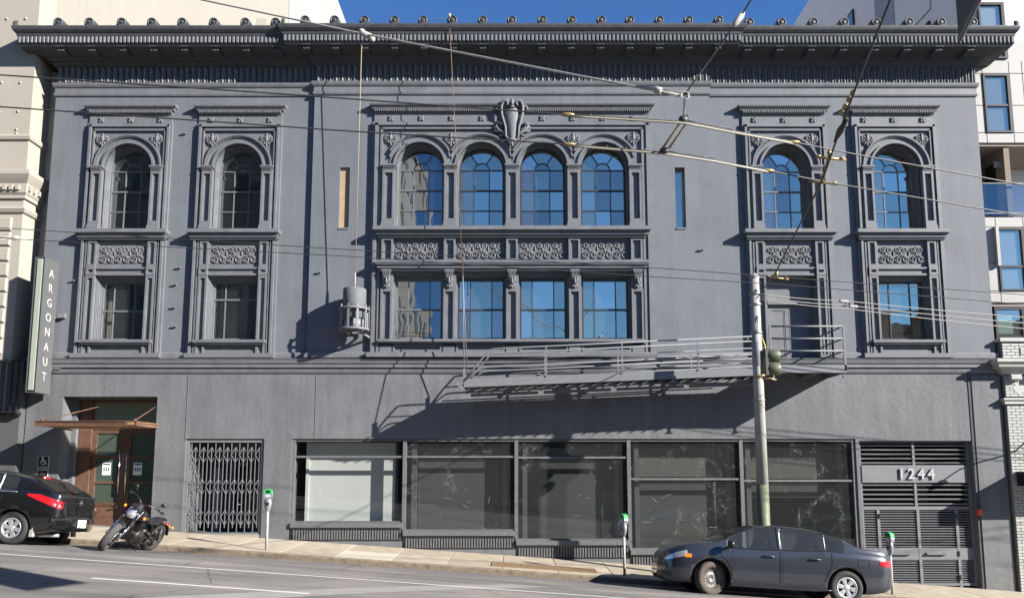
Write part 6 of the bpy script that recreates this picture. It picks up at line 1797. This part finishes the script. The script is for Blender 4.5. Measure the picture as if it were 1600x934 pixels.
# ------------------------------------------------------------------ street furniture
M_green = mat('green_cap', (0.02, 0.32, 0.08), 0.45, 0.08, 10)
M_mgrey = mat('meter_grey', (0.22, 0.23, 0.24), 0.4, 0.1, 12, metal=0.3)
def meter(x, y, rz, label):
    t = thing('parking_meter', label, 'parking meter', (x, y, walk_z(x, y)), (0, 0, rz), 'parking meters along the kerb')
    MB().tube([(0, 0, -.05), (0, 0, .86)], .030, 12).build('post', M_concpole, t)
    q = MB(); q.lathe([(.030, .84), (.045, .86), (.055, .90), (.075, .96), (.085, 1.03), (.075, 1.10), (.055, 1.13), (.06, 1.14)], 16); q.v = [(a, b*.75, c_) for a, b, c_ in q.v]; q.build('coin_vault', M_mgrey, t)
    q = MB(); q.prism([(-.075, 1.12), (.075, 1.12), (.095, 1.20), (.085, 1.24), (-.085, 1.24), (-.095, 1.20)], -.055, .055); q.build('meter_head', M_mgrey, t)
    q = MB(); n = 10
    q.prism([(-.088, 1.235), (.088, 1.235)] + [(.088*math.cos(PI*k/n), 1.26+.085*math.sin(PI*k/n)) for k in range(n+1)], -.058, .058); cp = q.build('dome_cap', M_green, t)
    MB().prism([(-.05, 1.255), (.05, 1.255), (.045, 1.31), (-.045, 1.31)], -.0615, -.058).build('display', M_black, cp)
    MB().box(-.05, .05, -.0635, -.055, 1.17, 1.205).build('label_strip', M_letter, t); MB().box(-.03, .03, -.068, -.06, .98, 1.05).build('coin_plate', M_black, t)
meter(-5.45, -2.2, 0.1, 'parking meter with green cap on the pavement by the folding gate')
meter(2.48, -2.25, -1.0, 'parking meter with green cap left of the sedan bonnet')
meter(8.38, -2.2, -1.1, 'parking meter with green cap behind the sedan boot')

# --- trolley pole
PXx, PYy = 5.58, -2.3
pz = walk_z(PXx, PYy)
po = thing('utility_pole', 'tall pale steel pole with olive lower paint behind the sedan roof', 'pole', (PXx, PYy, pz))
H = 6.62-pz
MB().tube([(0, 0, -.1), (-.0, 0, 2.2)], [.145, .13], 18).build('pole_base', M_olive, po)
MB().tube([(0, 0, 2.2), (0, 0, H-.12)], [.129, .098], 18).lathe([(.10, H-.12), (.115, H-.10), (.10, H-.06), (.05, H), (0, H+.01)], 18).build('pole_shaft', M_concpole, po)
for z in (4.05, 5.6, 6.25, 6.5):
    MB().lathe([(.118, z), (.128, z+.01), (.128, z+.05), (.118, z+.06)], 16).build('clamp_band', M_mgrey, po)
MB().lathe([(0, -.12), (.03, -.12), (.03, -.09)], 10, 'y', (0, 0, H-.42)).build('inspection_hole', M_black, po)
MB().lathe([(.112, 4.85), (.118, 4.86), (.118, 5.4), (.112, 5.41)], 16).build('dark_wrap', mat('grey_band_wrap', (0.20, 0.20, 0.21), .6, .15, 6), po)
MB().tube([(.10, -.06, 5.5), (.16, -.08, 5.3), (.14, -.09, 5.05), (.10, -.10, 4.8), (.13, -.08, 4.62)], .016, 6).build('yellow_strap', mat('yellow_strap', (0.55, 0.45, 0.05), .7, .1, 5), po)
MB().tube([(.0, -.12, 6.0), (-.02, -.13, 5.7), (-.14, -.13, 5.42), (-.22, -.08, 5.45)], .012, 6).blob((-.24, -.06, 5.47), (.05, .04, .035)).build('wire_drop', M_wire, po)
MB().tube([(-.12, -.1, 4.58), (.02, -.14, 4.62), (.16, -.12, 4.66)], .03, 6).build('strap_bracket', M_brass, po)
for k, ch in enumerate('42021'):
    me = text_mesh(ch, .09, .001); me.materials.append(mat('stencil_ochre', (0.25, 0.17, 0.05), .7, 0)); put('pole_number', me, po, (.03, -.135, 4.18-.09*k), (PI/2, 0, 0))
ts = thing('traffic_signal', 'two-lamp traffic signal seen from the side on the pale pole', 'traffic signal', (PXx+.22, PYy-.05, pz+4.62))
MB().box(-.09, -.02, -.12, .12, .02, .62).build('signal_housing', M_slat, ts)
for z in (.17, .47): MB().lathe([(.12, -.02), (.145, 0), (.145, .24), (.138, .25), (.13, .24), (.13, 0)], 20, 'x', (0, 0, z)).build('visor', mat('olive_visor', (0.075, 0.085, 0.05), .5, .1, 6), ts)
MB().bar((-.2, 0, .06), (-.05, 0, .06), .05).bar((-.2, 0, .58), (-.05, 0, .58), .05).build('signal_arm', M_brass, ts)
MB().tube([(-.2, -.02, -.06), (.02, -.06, -.05), (.14, -.06, -.09)], .02, 6).build('signal_bracket', M_brass, ts)

# ------------------------------------------------------------------ overhead wires
def sag(pts, s_=0.0, n=10):
    out = []
    for a, b in zip(pts, pts[1:]):
        a, b = Vector(a), Vector(b)
        for k in range(n): t = k/n; p = a.lerp(b, t); p.z -= s_*4*t*(1-t); out.append(p)
    out.append(Vector(pts[-1])); return out
def wire(name, pts, r, material, label, group=None, cat='wire', s_=0.0):
    b = Vector(pts[0]); q = MB().tube([p-b for p in sag(pts, s_)], r, 6)
    return tag(q.build(name, material, None, b), label, cat, group)
Bp = [(-26, -10.1, 8.7), (-7.43, -10.1, 7.42), (-3.19, -10.1, 7.12), (0.6, -10.1, 6.83), (2.3, -10.1, 6.72), (3.94, -9.6, 6.65), (4.96, -9.3, 6.59), (8.5, -8.4, 6.36), (26, -4, 5.2)]
Cp = [(-26, -9.5, 8.5), (-7.83, -9.5, 7.26), (-2.36, -9.5, 6.86), (0.81, -9.5, 6.66), (2.15, -9.5, 6.54), (3.77, -9.0, 6.47), (4.73, -8.7, 6.41), (8.88, -7.8, 6.07), (26, -3.4, 5.0)]
wire('contact_wire', Bp, .011, M_wire, 'upper of the two trolley wires crossing the arched windows')
wire('contact_wire', Cp, .011, M_wire, 'lower of the two trolley wires crossing the arched windows')
# stiff curve segments clamped to the wires at the pull-off
def rail(pts, label):
    t = thing('wire_segment', label, 'wire fitting', pts[1])
    o = Vector(pts[1])
    P_ = [Vector(p)-o for p in pts]
    MB().tube(sag(P_, 0.0, 6), .015, 8).build('segment_bar', mat('buff_segment', (0.27, 0.25, 0.20), .5, .15, 10), t)
    MB().tube([p+Vector((0, 0, .045)) for p in sag(P_[1:-1], 0, 4)], .010, 6).build('upper_bar', M_wire, t)
    for p in (P_[0], P_[-1]): MB().blob(p+Vector((0, 0, .02)), (.10, .03, .03)).build('end_clamp', M_brass, t)
    for i in range(4):
        p = P_[0].lerp(P_[1], .2+.2*i); MB().bar(p, p+Vector((0, 0, .05)), .012).build('clip', M_brass, t)
rail([(0.75, -10.1, 6.80), (2.3, -10.1, 6.70), (3.0, -9.9, 6.66), (3.94, -9.6, 6.63)], 'buff stiffening bar on the upper trolley wire at the pull-off ring')
rail([(0.81, -9.5, 6.64), (2.15, -9.5, 6.52), (2.9, -9.3, 6.49), (3.77, -9.0, 6.45)], 'buff stiffening bar on the lower trolley wire at the pull-off ring')
po_ = thing('pull_off_hanger', 'dark double-rod hanger linking the ring to both trolley wires', 'hanger', (2.30, -10.0, 6.8))
oo = Vector((2.30, -10.0, 6.8))
MB().tube([Vector((2.39, -9.8, 7.2))-oo, Vector((2.31, -10.08, 6.80))-oo], .014, 6).build('hanger_rod', M_wire, po_)
MB().blob((0, -.08, -.04), (.07, .05, .06)).blob((.05, -.08, .0), (.03, .03, .03)).build('hanger_clamp', M_wire, po_)
for d_ in (-.045, .045):
    MB().tube([Vector((2.30+d_, -10.06, 6.72))-oo, Vector((2.17+d_, -9.52, 6.60))-oo], [.012, .016], 6).build('spreader_rod', M_brass, po_)
MB().blob(Vector((2.15, -9.5, 6.57))-oo, (.07, .05, .055)).build('hanger_clamp', M_wire, po_)
rg = MB()
for k in range(3): rg.tube([(.055*math.cos(a)*(1-.2*k), .02*(k-1), .055*math.sin(a)*(1-.2*k)) for a in [2*PI*j/16 for j in range(16)]], .009, 6, True)
tag(rg.build('pull_off_ring', M_wirel, None, (2.39, -9.8, 7.23)), 'coiled wire ring joining the pale span wire and the dark span wire', 'ring')
wire('span_wire', [(-9.5, -5.2, 12.4), (-6.26, -6, 11.12), (-2.72, -7, 9.79), (2.33, -9.78, 7.25)], .018, M_wirel, 'pale span wire running from upper left down to the pull-off ring')
ins = MB(); ins.blob((0, 0, 0), (.16, .04, .06)); ins.blob((.12, 0, -.03), (.05, .03, .04)); ins.blob((-.12, 0, .03), (.06, .03, .045))
tag(ins.build('strain_insulator', M_wirel, None, (-2.55, -7.08, 9.70), (0, .47, 0)), 'white strain insulator on the pale span wire over the cornice', 'insulator')
i2 = MB().tube([(-.30, 0, 0), (-.12, 0, 0), (-.10, 0, 0), (.0, 0, 0)], [.018, .03, .05, .05], 10).tube([(0, 0, .03), (.28, 0, .01)], .008, 6).tube([(0, 0, -.03), (.28, 0, -.01)], .008, 6)
tag(i2.build('wire_clevis', M_wirel, None, (2.10, -9.66, 7.37), (0, .48, -.5)), 'pale clevis fitting at the lower end of the pale span wire', 'wire fitting')
wire('span_wire', [(2.40, -9.8, 7.26), (2.65, -9.9, 7.6), (3.11, -10.2, 8.2), (3.6, -10.6, 8.95)], .014, M_wire, 'dark span wire rising from the pull-off ring to the top edge')
tag(MB().lathe([(0, -.16), (.02, -.14), (.045, -.09), (.045, .06), (.02, .12), (0, .14)], 12).build('strain_insulator', M_wirel, None, (3.07, -10.17, 8.15), (0, .62, 0)), 'pale insulator barrel on the dark span wire near the top edge', 'insulator')
wire('cross_span', [(4.1, -14, 8.0), (4.24, -12, 7.35), (4.29, -11.2, 7.03), (4.34, -10.6, 6.8), (4.55, -9.4, 6.57), (4.65, -8.8, 6.42), (5.16, -5.0, 5.95), (5.56, -2.45, 6.0)], .014, M_wire, 'dark cross span running from the pale pole up over the street')
cl_ = MB()
for k in range(4): cl_.blob((0, -.12*k, .035*k), (.03, .06, .03))
tag(cl_.build('span_turnbuckle', M_brass, None, (4.33, -10.3, 6.75)), 'brass turnbuckle on the dark cross span before the cornice', 'wire fitting')
tag(MB().tube([(0, 0, 0), (0, .25, -.06), (0, .45, -.13)], [.02, .05, .015], 8).build('span_insulator', M_wire, None, (4.45, -10.2, 6.72)), 'black insulator on the dark cross span', 'insulator')
def hanger(p, label):
    t = thing('wire_hanger', label, 'hanger', p, group='brass hangers of the cross span')
    MB().tube([(-.20, 0, .02), (.24, .02, -.02)], .020, 8).build('ear', M_brass, t); MB().tube([(0, 0, 0), (.01, 0, .14)], .022, 8).blob((0, 0, .08), (.035, .03, .04)).build('hanger_body', M_brass, t)
    MB().blob((-.16, 0, .03), (.04, .02, .02)).blob((.18, 0, .0), (.04, .02, .02)).build('ear_clip', M_brass, t)
hanger((4.60, -9.2, 6.58), 'upper brass hanger where the cross span meets the upper trolley wire')
hanger((4.70, -8.65, 6.42), 'lower brass hanger where the cross span meets the lower trolley wire')
hanger((5.25, -4.8, 5.90), 'brass hanger above the pale pole top on the far trolley wires')
MBs = MB().tube([(4.62, -9.2, 6.72), (4.72, -8.65, 6.5)], .02, 6)
MBs.v = [tuple(Vector(p)-Vector((4.67, -8.9, 6.6))) for p in MBs.v]
tag(MBs.build('spreader_bar', M_brass, None, (4.67, -8.9, 6.6)), 'brass spreader bar between the two hangers of the cross span', 'wire fitting')
E1 = [(-26, -5, 7.95), (-10.87, -5, 6.91), (-3.4, -5, 6.43), (3.26, -5, 6.02), (5.14, -5, 5.87), (10.74, -5, 5.46), (26, -5, 4.4)]
E2 = [(-26, -4.4, 7.8), (-11.27, -4.4, 6.87), (-3.53, -4.4, 6.46), (3.38, -4.4, 5.99), (5.36, -4.4, 5.87), (11.14, -4.4, 5.39), (26, -4.4, 4.3)]
wire('contact_wire', E1, .008, M_wire, 'upper of the far trolley wires crossing the lower windows')
wire('contact_wire', E2, .008, M_wire, 'lower of the far trolley wires crossing the lower windows')
t = thing('wire_splice', 'pale splice fitting on the far trolley wires at the left edge', 'wire fitting', (-10.05, -4.6, 6.78))
MB().tube([(-1.2, 0, .06), (-.1, 0, .0), (.25, 0, -.03)], [.012, .03, .01], 8).tube([(-1.2, 0, -.03), (-.1, 0, -.03)], .012, 6).build('splice_bar', M_wirel, t); MB().blob((0, 0, 0), (.10, .03, .05)).build('splice_body', M_wirel, t)
for k, (z0, z1, lab) in enumerate(((6.12, 5.50, 'upper pale feeder cable leaving the pole towards the right'), (6.05, 5.36, 'middle pale feeder cable leaving the pole towards the right'), (6.0, 5.22, 'lowest twisted feeder cable leaving the pole towards the right'))):
    wire('feeder_cable', [(5.66, -2.4, z0), (7.6, -2.45, z0-.17-.03*k), (12.45, -2.5, z1), (26, -2.5, z1-1.2)], .010, M_wirel, lab, s_=0.03)
for x, z in ((7.55, 5.94), (7.76, 5.82)):
    q = MB().bevbox(-.09, .09, -.03, .03, -.03, .03, .01)
    tag(q.build('cable_joint', M_wirel, None, (x, -2.45, z), (0, .08, 0)), 'pale joint box on the %s feeder cable right of the pole' % ('upper' if z > 5.9 else 'middle'), 'cable joint')
